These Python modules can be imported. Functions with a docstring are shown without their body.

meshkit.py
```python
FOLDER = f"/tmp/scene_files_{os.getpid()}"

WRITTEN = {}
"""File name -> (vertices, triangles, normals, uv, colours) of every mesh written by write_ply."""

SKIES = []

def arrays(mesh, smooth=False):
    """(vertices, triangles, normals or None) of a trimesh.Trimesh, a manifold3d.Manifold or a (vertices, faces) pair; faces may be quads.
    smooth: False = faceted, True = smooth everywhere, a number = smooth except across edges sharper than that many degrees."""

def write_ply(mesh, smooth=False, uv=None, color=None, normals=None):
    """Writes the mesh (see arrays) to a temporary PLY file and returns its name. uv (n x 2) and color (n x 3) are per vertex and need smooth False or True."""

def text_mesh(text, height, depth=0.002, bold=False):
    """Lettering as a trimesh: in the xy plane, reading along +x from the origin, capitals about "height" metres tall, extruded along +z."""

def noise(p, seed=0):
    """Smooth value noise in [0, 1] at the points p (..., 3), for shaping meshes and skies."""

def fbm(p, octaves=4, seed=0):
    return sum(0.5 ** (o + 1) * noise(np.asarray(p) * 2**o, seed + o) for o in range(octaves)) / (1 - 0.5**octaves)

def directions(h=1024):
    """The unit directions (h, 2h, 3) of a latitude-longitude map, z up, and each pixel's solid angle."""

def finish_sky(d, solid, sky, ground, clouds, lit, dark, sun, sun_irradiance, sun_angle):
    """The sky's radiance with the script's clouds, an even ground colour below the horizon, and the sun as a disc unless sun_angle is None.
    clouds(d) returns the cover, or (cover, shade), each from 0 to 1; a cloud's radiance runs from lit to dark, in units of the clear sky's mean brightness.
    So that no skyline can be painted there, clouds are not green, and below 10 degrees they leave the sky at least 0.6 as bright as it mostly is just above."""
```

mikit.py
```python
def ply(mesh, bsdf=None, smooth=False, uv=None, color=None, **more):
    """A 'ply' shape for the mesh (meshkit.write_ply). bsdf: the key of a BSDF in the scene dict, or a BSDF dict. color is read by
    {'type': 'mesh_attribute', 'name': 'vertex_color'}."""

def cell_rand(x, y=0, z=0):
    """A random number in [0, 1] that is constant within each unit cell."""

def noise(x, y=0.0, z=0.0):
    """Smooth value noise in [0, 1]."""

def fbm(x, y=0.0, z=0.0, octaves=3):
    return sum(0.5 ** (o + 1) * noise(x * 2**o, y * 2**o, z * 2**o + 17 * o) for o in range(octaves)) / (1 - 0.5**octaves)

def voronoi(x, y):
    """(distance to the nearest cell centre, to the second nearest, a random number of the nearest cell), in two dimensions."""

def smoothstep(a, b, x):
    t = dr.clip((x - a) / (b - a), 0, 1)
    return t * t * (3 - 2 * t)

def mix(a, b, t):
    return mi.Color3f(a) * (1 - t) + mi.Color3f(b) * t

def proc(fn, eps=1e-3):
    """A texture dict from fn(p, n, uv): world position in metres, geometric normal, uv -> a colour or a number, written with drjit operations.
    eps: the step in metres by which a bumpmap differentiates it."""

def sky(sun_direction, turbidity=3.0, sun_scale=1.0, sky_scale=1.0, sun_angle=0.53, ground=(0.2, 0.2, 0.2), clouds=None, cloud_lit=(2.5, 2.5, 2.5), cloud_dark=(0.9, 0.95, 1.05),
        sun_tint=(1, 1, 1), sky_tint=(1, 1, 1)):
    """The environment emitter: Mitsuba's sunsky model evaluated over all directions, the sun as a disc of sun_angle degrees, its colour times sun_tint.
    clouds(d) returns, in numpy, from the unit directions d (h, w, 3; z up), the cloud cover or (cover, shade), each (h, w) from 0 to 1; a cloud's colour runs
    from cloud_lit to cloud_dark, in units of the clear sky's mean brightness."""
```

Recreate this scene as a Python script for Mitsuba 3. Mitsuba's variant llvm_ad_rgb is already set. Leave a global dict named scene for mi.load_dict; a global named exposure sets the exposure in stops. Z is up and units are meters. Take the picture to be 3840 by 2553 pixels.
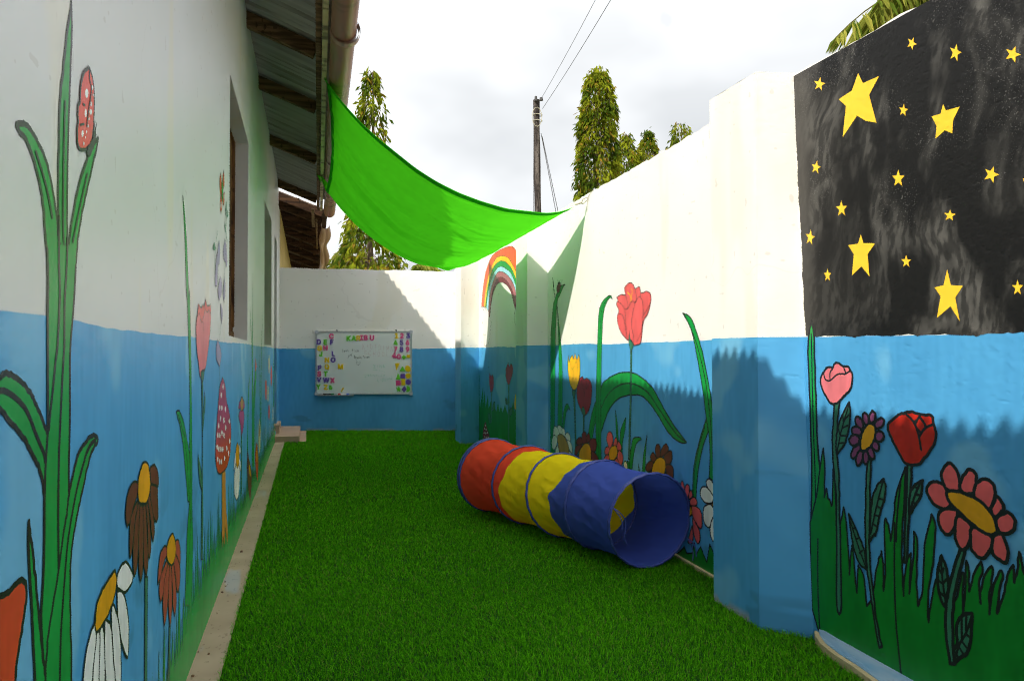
import math, random
import numpy as np, trimesh, shapely, drjit as dr
import mitsuba as mi, mikit, meshkit
from mikit import noise, fbm, smoothstep, mix, voronoi
from shapely.geometry import Polygon, LineString, Point, box
from trimesh.creation import triangulate_polygon, extrude_polygon
T = mi.ScalarTransform4f
rng = np.random.default_rng(7)
random.seed(7)
scene, labels = {}, {}
# ------------------------------------------------------------------ camera, sky and sun, exposure
YAW, PITCH = math.atan((1920 - 1165) / 2687.0), math.atan(21.5 / 2687.0)
EYE = np.array([0, 0, 1.05])
FWD = np.array([math.sin(YAW) * math.cos(PITCH), math.cos(YAW) * math.cos(PITCH), math.sin(PITCH)])
scene['camera'] = {'type': 'perspective', 'fov': math.degrees(2 * math.atan(1920 / 2687.0)), 'fov_axis': 'x', 'near_clip': 0.05, 'far_clip': 2000.0,
                   'to_world': T().look_at(origin=EYE.tolist(), target=(EYE + FWD).tolist(), up=[0, 0, 1])}
SUN = (-1.0, -0.65, 1.33)
def clouds(d):
    az, el = np.arctan2(d[..., 0], d[..., 1]), np.arcsin(np.clip(d[..., 2], -1, 1))
    n = meshkit.fbm(np.stack([d[..., 0] * 3, d[..., 1] * 3, d[..., 2] * 5], -1), 5, 3)
    bank = np.clip((n - 0.34) / 0.30, 0, 1)
    shade = 1 - np.clip(np.sin(el), 0, 1) * 1.02 + 0.34 * (bank - 0.45) * np.cos(el) ** 2      # an overcast deck: three times as bright overhead as low down
    puff = np.clip(1 - np.hypot((az - 0.487) / 0.030, (el - 0.418) / 0.034) + 1.1 * (meshkit.fbm(d * 38, 4, 9) - 0.5), 0, 1)
    shade = np.maximum(shade, np.clip(1.5 * puff, 0, 1) * 0.74)
    return 0.97 + 0 * n, np.clip(shade, 0, 1)
scene['sky_light'] = mikit.sky(SUN, turbidity=3, clouds=clouds, cloud_lit=(3.5, 3.5, 3.5), cloud_dark=(1.14, 1.19, 1.22), sky_tint=(1, 1, 1), sun_tint=(0.67, 0.74, 0.87))
exposure = 2.6

# ------------------------------------------------------------------ helpers
COUNT = {}
def key_for(name, parent=None):
    base = (parent + '__' if parent else '') + name
    n = COUNT.get(base, 0)
    COUNT[base] = n + 1
    return base if n == 0 else '%s_%03d' % (base, n)
def tag(key, label=None, cat=None, group=None, kind=None):
    d = {}
    if label: d['label'] = label
    if cat: d['category'] = cat
    if group: d['group'] = group
    if kind: d['kind'] = kind
    labels[key] = {**labels.get(key, {}), **d}
    return key
def obj(name, mesh, m, parent=None, smooth=False, label=None, cat=None, group=None, kind=None, **more):
    key = key_for(name, parent)
    scene[key] = mikit.ply(mesh, m, smooth=smooth, **more)
    if label or cat or group or kind: tag(key, label, cat, group, kind)
    return key
def thing(name, label, cat, group=None):
    return tag(key_for(name), label, cat, group)
def cat_mesh(ms):
    return trimesh.util.concatenate(ms)
def boxm(x0, x1, y0, y1, z0, z1):
    b = trimesh.creation.box((x1 - x0, y1 - y0, z1 - z0))
    b.apply_translation(((x0 + x1) / 2, (y0 + y1) / 2, (z0 + z1) / 2))
    return b
def beam(a, b, w, h, up=(0, 0, 1)):
    """A squared bar from a to b, w wide and h tall."""
    a, b = np.asarray(a, float), np.asarray(b, float)
    d = b - a; L = np.linalg.norm(d); d /= L
    s = np.cross(d, up); s /= np.linalg.norm(s); u = np.cross(s, d)
    m = trimesh.creation.box((L, w, h))
    M = np.eye(4); M[:3, 0], M[:3, 1], M[:3, 2], M[:3, 3] = d, s, u, (a + b) / 2
    m.apply_transform(M)
    return m
def tube(P, r, sides=8, cap=True):
    P = np.asarray(P, float); n = len(P)
    r = np.broadcast_to(np.asarray(r, float), (n,))
    t = np.gradient(P, axis=0); t /= np.linalg.norm(t, axis=1, keepdims=True) + 1e-12
    ref = np.array([0, 0, 1.0]) if abs(t[0, 2]) < 0.9 else np.array([1.0, 0, 0])
    a = np.cross(t[0], ref); a /= np.linalg.norm(a)
    V = []
    for i in range(n):
        a = a - t[i] * (a @ t[i]); a /= np.linalg.norm(a) + 1e-12
        b = np.cross(t[i], a)
        ang = np.arange(sides) * 2 * np.pi / sides
        V.append(P[i] + r[i] * (np.cos(ang)[:, None] * a + np.sin(ang)[:, None] * b))
    V = np.vstack(V); F = []
    for i in range(n - 1):
        for j in range(sides):
            k = (j + 1) % sides
            F += [[i * sides + j, i * sides + k, (i + 1) * sides + k], [i * sides + j, (i + 1) * sides + k, (i + 1) * sides + j]]
    if cap:
        V = np.vstack([V, P[0], P[-1]])
        for j in range(sides):
            k = (j + 1) % sides
            F += [[n * sides, k, j], [n * sides + 1, (n - 1) * sides + j, (n - 1) * sides + k]]
    return trimesh.Trimesh(V, F, process=False)
def gridmesh(P):
    """A sheet through the points P (n, m, 3)."""
    n, m = P.shape[:2]
    i, j = np.meshgrid(np.arange(n - 1), np.arange(m - 1), indexing='ij')
    q = np.stack([i * m + j, i * m + j + 1, (i + 1) * m + j + 1, (i + 1) * m + j], -1).reshape(-1, 4)
    return trimesh.Trimesh(P.reshape(-1, 3), np.vstack([q[:, [0, 1, 2]], q[:, [0, 2, 3]]]), process=False)
def smooth_poly(pts, closed=True, n=5):
    """Catmull-Rom through (a, b, corner) points, kept sharp at corners."""
    P = np.array([p[:2] for p in pts], float); C = [bool(p[2]) for p in pts]; N = len(P)
    out = []
    for i in range(N if closed else N - 1):
        p1, p2 = P[i], P[(i + 1) % N]
        p0 = p1 if C[i] or (not closed and i == 0) else P[i - 1]
        p3 = p2 if C[(i + 1) % N] or (not closed and i == N - 2) else P[(i + 2) % N]
        if C[i] and C[(i + 1) % N]:
            out.append(p1); continue
        for k in range(n):
            t = k / n
            out.append(0.5 * (2 * p1 + (p2 - p0) * t + (2 * p0 - 5 * p1 + 4 * p2 - p3) * t * t + (3 * p1 - p0 - 3 * p2 + p3) * t ** 3))
    if not closed: out.append(P[-1])
    return np.array(out)
def geoms(g):
    return [x for x in getattr(g, 'geoms', [g]) if x.geom_type == 'Polygon' and x.area > 1e-7]
def flat(g):
    """2-D triangles of a shapely polygon (or several)."""
    V, F, o = [], [], 0
    for x in geoms(g):
        v, f = triangulate_polygon(x, engine='earcut')
        V.append(v); F.append(f + o); o += len(v)
    return (np.vstack(V), np.vstack(F)) if V else (np.zeros((0, 2)), np.zeros((0, 3), int))

# ------------------------------------------------------------------ materials
def C(*a):
    return mi.Color3f(*a)
def mat(name, col, rough=0.6, spec=0.3, bump=None, bscale=1.0, twosided=True, **more):
    base = {'type': 'principled', 'base_color': mikit.proc(col) if callable(col) else {'type': 'rgb', 'value': list(col)}, 'roughness': rough, 'specular': spec, **more}
    if bump is not None:
        base = {'type': 'bumpmap', 'arbitrary': mikit.proc(bump), 'scale': bscale, 'bsdf': base}
    scene[name] = {'type': 'twosided', 'bsdf': base} if twosided else base
    return name
def along(p):
    return p.y + 0.9 * p.x
def plaster(p, n, uv):
    s = along(p)
    return 0.0012 * fbm(s * 7, p.z * 7, 1.3, 2) + 0.0009 * fbm(s * 80, p.z * 80, 4.0, 2) - 0.0005 * smoothstep(0.80, 0.88, noise(s * 85, p.z * 85, 9.0))
def plaster_smooth(p, n, uv):
    s = along(p)
    return 0.0022 * fbm(s * 7, p.z * 7, 1.3, 3) + 0.0007 * fbm(s * 80, p.z * 80, 4.0, 2)
def paint_line(p):
    s = along(p)
    return 1.103 - 0.009 * p.y + 0.010 * (noise(s * 2.3, 3.0) - 0.5) + 0.004 * (noise(s * 17, 5.0) - 0.5)
def wall_colour(white, stain):
    def fn(p, n, uv):
        s = along(p)
        v = fbm(s * 9, p.z * 1.6, 2.0, 4)
        w = fbm(s * 2.1, p.z * 1.9, 7.0, 3)
        fine = noise(s * 70, p.z * 14, 3.0)
        blue = mix(C(0.048, 0.25, 0.50), C(0.088, 0.37, 0.66), dr.clip(0.6 * v + 0.5 * w + 0.25 * (fine - 0.5), 0, 1))
        pale = smoothstep(0.60, 0.70, fbm(s * 3.2, p.z * 3.0, 11.0, 3))
        blue = mix(blue, C(0.20, 0.48, 0.66), 0.55 * pale)
        scuff = smoothstep(0.64, 0.74, fbm(s * 4.0, p.z * 6.0, 21.0, 4)) * smoothstep(0.9, 0.2, p.z)
        blue = mix(blue, C(0.03, 0.12, 0.19), 0.5 * scuff * stain)
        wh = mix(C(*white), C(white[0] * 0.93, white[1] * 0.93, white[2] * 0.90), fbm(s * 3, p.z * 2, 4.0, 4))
        drip = smoothstep(0.66, 0.78, fbm(s * 5.5, p.z * 0.9, 13.0, 3))
        wh = mix(wh, C(0.66, 0.60, 0.42), 0.35 * drip * stain)
        c1, c2, _ = voronoi(s * 1.1 + 0.25 * fbm(s * 6, p.z * 6, 3.0, 3), p.z * 0.9 + 0.25 * fbm(s * 6 + 7, p.z * 6, 5.0, 3))
        crack = smoothstep(0.007, 0.002, c2 - c1) * smoothstep(0.56, 0.68, noise(s * 1.7, p.z * 2.1, 8.0))
        wh = mix(wh, C(0.40, 0.38, 0.35), 0.13 * crack)
        speck = smoothstep(0.93, 0.96, noise(s * 38, p.z * 38, 6.0))
        wh = mix(wh, C(0.42, 0.40, 0.36), 0.35 * speck)
        e = paint_line(p)
        col = mix(blue, wh, smoothstep(e - 0.0015, e + 0.0015, p.z))
        foot = smoothstep(0.05, 0.01, p.z) * smoothstep(0.4, 0.6, noise(s * 14, p.z * 30, 2.0))
        return mix(col, C(0.42, 0.38, 0.32), 0.7 * foot)
    return fn
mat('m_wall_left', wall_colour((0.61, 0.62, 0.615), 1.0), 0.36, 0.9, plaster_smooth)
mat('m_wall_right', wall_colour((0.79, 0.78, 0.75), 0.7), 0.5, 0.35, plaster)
def mottled(c, k=0.16, f=14):
    def fn(p, n, uv):
        s = along(p)
        v = 1 - k + 2 * k * fbm(s * f, p.z * f * 0.45, 3.0, 3)
        return C(c[0] * v, c[1] * v, c[2] * v)
    return fn
PAINT = dict(leaf=(0.006, 0.27, 0.045), stem=(0.035, 0.17, 0.10), ink=(0.010, 0.012, 0.013), grass_paint=(0.004, 0.20, 0.020), butterfly_red=(0.62, 0.06, 0.05),
             petal_white=(0.72, 0.74, 0.70), tulip_red=(0.55, 0.055, 0.02), yolk=(0.66, 0.31, 0.008), brown=(0.125, 0.030, 0.020), rust=(0.36, 0.055, 0.040), tulip_pink=(0.68, 0.17, 0.19),
             coral=(0.68, 0.105, 0.105), lavender=(0.27, 0.24, 0.38), stalk=(0.52, 0.22, 0.03), magenta=(0.40, 0.06, 0.19), tan=(0.45, 0.25, 0.05), cream=(0.66, 0.64, 0.45),
             tulip_yellow=(0.85, 0.47, 0.015), tulip_maroon=(0.26, 0.022, 0.035), maroon=(0.17, 0.022, 0.032), rainbow_red=(0.72, 0.11, 0.035), sky_paint=(0.28, 0.58, 0.68), violet=(0.36, 0.12, 0.14),
             purple=(0.20, 0.05, 0.13), deep_red=(0.46, 0.018, 0.008), star=(0.97, 0.56, 0.035))
PAINT['mushroom'] = (0.48, 0.05, 0.01)
PKEYS = list(PAINT)
def palette(p, n, uv):
    """Every mural paint: the whole part of u names the paint, brush mottling comes from the place on the wall."""
    s = along(p)
    v = 0.74 + 0.40 * fbm(s * 16, p.z * 5.5, 3.0, 3) + 0.12 * noise(s * 90, p.z * 22, 5.0)
    r, g_, b_ = mi.Float(0), mi.Float(0), mi.Float(0)
    for i, k in enumerate(PKEYS):
        on = (uv.x > i) & (uv.x < i + 1)
        r, g_, b_ = dr.select(on, PAINT[k][0], r), dr.select(on, PAINT[k][1], g_), dr.select(on, PAINT[k][2], b_)
    cap = (uv.x > PKEYS.index('mushroom')) & (uv.x < PKEYS.index('mushroom') + 1)
    w = dr.select(cap, smoothstep(0.52, 0.78, p.z), 0.0)
    v = dr.select((uv.x > PKEYS.index('star')) & (uv.x < PKEYS.index('star') + 1), 0.94 + 0.10 * (v - 0.9), v)
    return C(dr.lerp(r, 0.34, w), g_, dr.lerp(b_, 0.12, w)) * v
mat('m_paint', palette, 0.42, 0.45, plaster)
mat('m_l_paint', palette, 0.36, 0.9, plaster_smooth)
def night(p, n, uv):
    a = p.y + 0.10 * (fbm(p.y * 5, p.z * 5, 3.0, 2) - 0.5)
    b = p.z + 0.14 * (fbm(p.y * 5 + 9, p.z * 5, 5.0, 2) - 0.5)
    v = fbm(a * 15, b * 6.5, 1.0, 4)
    w = fbm(a * 4.2, b * 2.9, 8.0, 3)
    fine = fbm(a * 70 + b * 16, b * 24, 2.0, 3)
    thin = smoothstep(0.42, 0.74, 0.55 * v + 0.45 * w) * (0.30 + 0.70 * smoothstep(0.35, 0.68, fine))
    edge = smoothstep(2.16, 2.26, p.y)
    dark = smoothstep(0.60, 0.30, fbm(a * 1.9 + 4, b * 1.6, 15.0, 2))
    col = mix(C(0.005, 0.005, 0.005), C(0.095, 0.092, 0.084), thin * (1 - 0.7 * dark))
    col = mix(col, C(0.058, 0.055, 0.050), 0.8 * edge)
    grit = smoothstep(0.80, 0.90, noise(p.y * 330, p.z * 330, 2.0)) * smoothstep(0.50, 0.75, fbm(p.y * 6, p.z * 6, 12.0, 3))
    return mix(col, C(0.36, 0.35, 0.33), 0.2 * grit)
mat('m_night', night, 0.55, 0.3, plaster)
def concrete(p, n, uv):
    v = fbm(p.x * 9, p.y * 9, p.z * 9, 4)
    c = mix(C(0.27, 0.205, 0.135), C(0.42, 0.335, 0.235), v)
    c = mix(c, C(0.16, 0.12, 0.08), 0.5 * smoothstep(0.86, 0.92, noise(p.x * 90, p.y * 60, 3.0)))
    return mix(c, C(0.30, 0.42, 0.55), 0.35 * smoothstep(0.66, 0.76, fbm(p.x * 9, p.y * 3, 9.0, 3)))
def concrete_bump(p, n, uv):
    return 0.004 * fbm(p.x * 30, p.y * 30, p.z * 30, 3)
mat('m_concrete', concrete, 0.85, 0.2, concrete_bump)
def foot_col(p, n, uv):
    return mix(C(0.07, 0.24, 0.40), C(0.32, 0.42, 0.48), fbm(p.x * 20, p.y * 9, p.z * 30, 4))
mat('m_foot', foot_col, 0.7, 0.2, concrete_bump)
def kerb_tan(p, n, uv):
    return mix(C(0.40, 0.33, 0.17), C(0.50, 0.42, 0.24), fbm(p.x * 14, p.y * 14, 1.0, 3))
mat('m_kerb', kerb_tan, 0.8, 0.2, concrete_bump)
def step_col(p, n, uv):
    return mix(C(0.36, 0.24, 0.17), C(0.47, 0.33, 0.245), fbm(p.x * 9, p.y * 9, p.z * 9, 3))
mat('m_step', step_col, 0.8, 0.2, concrete_bump)
def jamb_col(p, n, uv):
    return mix(C(0.44, 0.43, 0.41), C(0.54, 0.53, 0.50), fbm(p.x * 14, p.y * 9, p.z * 5, 3))
mat('m_jamb', jamb_col, 0.7, 0.25, plaster)
def wood(d, l, sx=9.0, sy=9.0, sz=9.0):
    def fn(p, n, uv):
        g = fbm(p.x * sx + 3 * noise(p.x * 2, p.y * 2, p.z * 2), p.y * sy, p.z * sz, 4)
        k = smoothstep(0.35, 0.7, g)
        spots = smoothstep(0.70, 0.78, noise(p.x * 60, p.y * 60, p.z * 25))
        return mix(mix(C(*d), C(*l), k), C(d[0] * 0.3, d[1] * 0.3, d[2] * 0.3), 0.6 * spots)
    return fn
def wood_bump(p, n, uv):
    return 0.003 * fbm(p.x * 12, p.y * 45, p.z * 45, 3)
mat('m_timber', wood((0.075, 0.042, 0.021), (0.20, 0.12, 0.06), 3, 40, 40), 0.8, 0.2, wood_bump)
mat('m_timber_dark', wood((0.030, 0.015, 0.008), (0.085, 0.042, 0.020), 3, 30, 30), 0.8, 0.2, wood_bump)
mat('m_shutter', wood((0.035, 0.015, 0.006), (0.16, 0.075, 0.025), 20, 20, 4), 0.7, 0.25, wood_bump)
mat('m_lath', wood((0.16, 0.10, 0.05), (0.30, 0.21, 0.12), 20, 4, 20), 0.8, 0.2, wood_bump)
def sheet_col(p, n, uv):
    streak = fbm(p.x * 1.4, p.y * 50, 3.0, 3)
    base = mix(C(0.22, 0.23, 0.21), C(0.42, 0.44, 0.40), streak)
    rust = smoothstep(0.50, 0.80, fbm(p.x * 2.5, p.y * 30, 6.0, 4))
    return mix(base, C(0.12, 0.10, 0.08), 0.6 * rust)
mat('m_sheet', sheet_col, 0.5, 0.5, metallic=0.25)
def rust_sheet(p, n, uv):
    return mix(C(0.05, 0.035, 0.025), C(0.16, 0.12, 0.085), fbm(p.x * 4, p.y * 18, 6.0, 4))
mat('m_sheet_old', rust_sheet, 0.7, 0.3)
def gutter_col(p, n, uv):
    v = fbm(p.x * 6, p.y * 1.5, p.z * 6, 3)
    c = mix(C(0.19, 0.075, 0.05), C(0.28, 0.13, 0.085), v)
    green = smoothstep(0.48, 0.66, fbm(p.x * 9, p.y * 2.4, p.z * 5, 3))
    c = mix(c, C(0.20, 0.16, 0.06), 0.6 * green)
    dirt = smoothstep(0.52, 0.62, fbm(p.x * 8, p.y * 30, p.z * 3, 3)) * smoothstep(0.40, 0.60, noise(p.y * 1.7, 4.0))
    return mix(c, C(0.06, 0.05, 0.03), 0.8 * dirt)
mat('m_gutter', gutter_col, 0.35, 0.5)
mat('m_gutter_old', (0.33, 0.18, 0.135), 0.3, 0.5)
def flash_col(p, n, uv):
    v = fbm(p.x * 6, p.y * 16, p.z * 30, 3)
    return mix(C(0.52, 0.45, 0.22), C(0.16, 0.13, 0.06), smoothstep(0.45, 0.7, v))
mat('m_flashing', flash_col, 0.5, 0.4)
def gable_col(p, n, uv):
    return mix(C(0.62, 0.48, 0.22), C(0.44, 0.34, 0.16), fbm(p.x * 3, p.y * 3, p.z * 3, 4))
mat('m_gable', gable_col, 0.8, 0.2, plaster)
mat('m_metal', (0.55, 0.56, 0.58), 0.35, 0.5, metallic=0.8)
mat('m_corner_cap', (0.42, 0.45, 0.50), 0.5, 0.4)
def board_col(p, n, uv):
    return mix(C(0.66, 0.70, 0.69), C(0.72, 0.76, 0.75), fbm(p.x * 6, p.y * 6, p.z * 6, 3))
mat('m_board', board_col, 0.22, 0.5)
for k, c in dict(green=(0.13, 0.52, 0.035), yellow=(0.72, 0.50, 0.01), pink=(0.62, 0.07, 0.22), purple=(0.13, 0.07, 0.33)).items():
    mat('m_magnet_' + k, c, 0.75, 0.25)
mat('m_pen_white', (0.75, 0.75, 0.74), 0.3, 0.5)
mat('m_pen_black', (0.03, 0.03, 0.03), 0.3, 0.5)
mat('m_pen_green', (0.01, 0.20, 0.07), 0.3, 0.5)
mat('m_pen_red', (0.60, 0.03, 0.03), 0.3, 0.5)
mat('m_pen_blue', (0.06, 0.13, 0.62), 0.3, 0.5)
mat('m_marker_grey', (0.13, 0.15, 0.15), 0.6, 0.3)
mat('m_marker_red', (0.62, 0.50, 0.50), 0.6, 0.3)
mat('m_marker_green', (0.36, 0.62, 0.52), 0.6, 0.3)
def fabric(c, k=0.12):
    def fn(p, n, uv):
        w = 0.5 + 0.25 * (noise(p.x * 300, p.y * 300, p.z * 40) + noise(p.x * 40, p.y * 300, p.z * 300))
        v = (1 - k) + k * fbm(p.x * 9, p.y * 9, p.z * 9, 3) + 0.08 * (w - 0.75)
        return C(c[0] * v, c[1] * v, c[2] * v)
    return fn
def crumple(p, n, uv):
    r = fbm(p.x * 16, p.y * 16, p.z * 16, 3)
    return 0.007 * dr.abs(r - 0.5) + 0.0035 * dr.abs(fbm(p.x * 45, p.y * 45, p.z * 45, 2) - 0.5)
def cloth(name, c, trans, bump=None, rough=0.6):
    b = {'type': 'principledthin', 'base_color': mikit.proc(fabric(c)), 'roughness': rough, 'diff_trans': trans, 'eta': 1.35}
    scene[name] = {'type': 'bumpmap', 'arbitrary': mikit.proc(bump), 'scale': 1.0, 'bsdf': b} if bump else b
    return name
cloth('m_tunnel_red', (0.85, 0.085, 0.04), 0.6, crumple)
cloth('m_tunnel_yellow', (0.90, 0.72, 0.015), 0.6, crumple)
cloth('m_tunnel_blue', (0.070, 0.115, 0.46), 0.6, crumple)
mat('m_hoop', (0.045, 0.065, 0.27), 0.5, 0.4)
cloth('m_sail', (0.075, 0.60, 0.012), 1.0, None)
cloth('m_hem', (0.05, 0.45, 0.03), 0.8, None)
mat('m_rope', (0.42, 0.40, 0.30), 0.8, 0.2)
mat('m_wire', (0.06, 0.06, 0.06), 0.6, 0.3)
mat('m_pole', wood((0.035, 0.028, 0.026), (0.14, 0.12, 0.105), 30, 30, 2.2), 0.85, 0.2, wood_bump)
mat('m_trunk', wood((0.10, 0.075, 0.05), (0.22, 0.17, 0.12), 20, 20, 4), 0.85, 0.2)
vc = {'type': 'mesh_attribute', 'name': 'vertex_color'}
scene['m_leaf'] = {'type': 'principledthin', 'base_color': vc, 'roughness': 0.45, 'diff_trans': 0.7, 'eta': 1.4}
scene['m_turf'] = {'type': 'principledthin', 'base_color': vc, 'roughness': 0.42, 'diff_trans': 0.5, 'eta': 1.4}
def backing(p, n, uv):
    return mix(C(0.006, 0.035, 0.004), C(0.012, 0.06, 0.006), fbm(p.x * 40, p.y * 40, 1.0, 2))
mat('m_backing', backing, 0.9, 0.1)
def soil(p, n, uv):
    return mix(C(0.22, 0.15, 0.09), C(0.10, 0.13, 0.04), smoothstep(0.4, 0.6, fbm(p.x * 0.4, p.y * 0.4, 2.0, 4)))
mat('m_ground', soil, 0.95, 0.1)

# ------------------------------------------------------------------ the yard: walls
LX, RX = -0.372, 1.75                                     # the planes of the left and the right wall
RECT_TOP = lambda y: 2.085 - 0.0085 * y
obj('ground', boxm(-250, 250, -250, 250, -0.6, -0.03), 'm_ground', kind='structure', label='earth ground under and around the walled yard')

school = thing('school_building', 'long white and blue painted building with flower murals and a corrugated eave on the left', 'building')
SHZ = lambda y: 2.845 - 0.014 * (y - 3)                   # height of the sheet's outer edge
SHX = lambda y: 0.225 + 0.0098 * (y - 3.5)
SLOPE = 0.385
def roof_z(x, y): return SHZ(y) + (SHX(y) - x) * SLOPE
def left_wall():
    top = [(y, roof_z(LX, y) - 0.012 + 0.006 * math.sin(y * 5)) for y in np.linspace(8.98, -1.2, 40)]
    P = Polygon([(-1.2, -0.03), (9.36, -0.03), (9.36, 2.72), (8.985, 2.73)] + top)
    holes = [WIN[0], WIN[1], DOOR]
    for a in holes: P = P.difference(Polygon(a))
    m = extrude_polygon(P, 0.2, engine='earcut')
    V = m.vertices.copy()
    m.vertices = np.stack([LX - 0.2 + V[:, 2], V[:, 0], V[:, 1]], 1)
    m.fix_normals()
    return m
WIN = [[(3.615, 1.100), (3.64, 2.345), (4.70, 2.300), (4.655, 1.082)], [(6.30, 1.062), (6.29, 2.262), (7.42, 2.285), (7.43, 1.058)]]
DOOR = [(7.965, 0.10), (7.965, 2.235), (8.56, 2.235), (8.60, 0.10)]
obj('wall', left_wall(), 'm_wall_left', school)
def opening_panel(q, depth, name, n):
    k = None
    y0, y1 = min(a for a, b in q) - 0.03, max(a for a, b in q) + 0.03
    z0, z1 = min(b for a, b in q) - 0.02, max(b for a, b in q) + 0.03
    w = (y1 - y0) / n
    k = obj(name, cat_mesh([boxm(LX - depth - 0.035, LX - depth - 0.004, y0 + i * w + 0.002, y0 + (i + 1) * w - 0.002, z0, z1) for i in range(n)]), 'm_shutter', school)
    obj('frame', cat_mesh([boxm(LX - depth - 0.004, LX - depth + 0.012, y0, y0 + 0.075, z0, z1), boxm(LX - depth - 0.004, LX - depth + 0.012, y1 - 0.075, y1, z0, z1),
                           boxm(LX - depth - 0.004, LX - depth + 0.010, y0 + 0.075, y1 - 0.075, z1 - 0.075, z1), boxm(LX - depth - 0.004, LX - depth + 0.010, y0 + 0.075, y1 - 0.075, z0, z0 + 0.075)]), 'm_shutter', k)
opening_panel(WIN[0], 0.088, 'window_shutter', 6)
opening_panel(WIN[1], 0.170, 'window_shutter', 6)
opening_panel(DOOR, 0.175, 'door', 4)
# grey unpainted far jambs of the openings
for q, d in ((WIN[0], 0.084), (WIN[1], 0.165), (DOOR, 0.17)):
    (ya, za), (yb, zb) = q[3], q[2]
    if q is DOOR: za = 1.05
    P = np.array([[[LX - d, ya - 0.003, za + 0.004], [LX - d, yb - 0.003, zb - 0.004]], [[LX - 0.003, ya - 0.003, za + 0.004], [LX - 0.003, yb - 0.003, zb - 0.004]]])
    m = gridmesh(P)
    obj('window_jamb', cat_mesh([m]), 'm_jamb', school)

# roof of the school
def corrugated(y0, y1, x0, x1, dz=0.0, seed=0):
    ys = np.arange(y0, y1 + 1e-6, 0.0062)
    xs = np.array([x0 + (1 - x0) * 0 + (0 if k == 0 else 0) for k in range(0)] or np.linspace(0, 1, 8))
    P = np.zeros((len(xs), len(ys), 3))
    for i, t in enumerate(xs):
        xe = SHX(ys)
        x = x0 + (xe + x1 - x0) * t
        P[i, :, 0] = x
        P[i, :, 1] = ys
        P[i, :, 2] = SHZ(ys) + (xe - x) * SLOPE + 0.019 * np.sin(ys * 2 * np.pi / 0.062) + dz + 0.006 * np.sin(ys * 1.3 + seed)
    up = P.copy(); up[..., 2] += 0.0025
    a, b = gridmesh(P), gridmesh(up)
    return cat_mesh([a, b])
edges = np.arange(-1.3, 9.0, 0.86)
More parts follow.
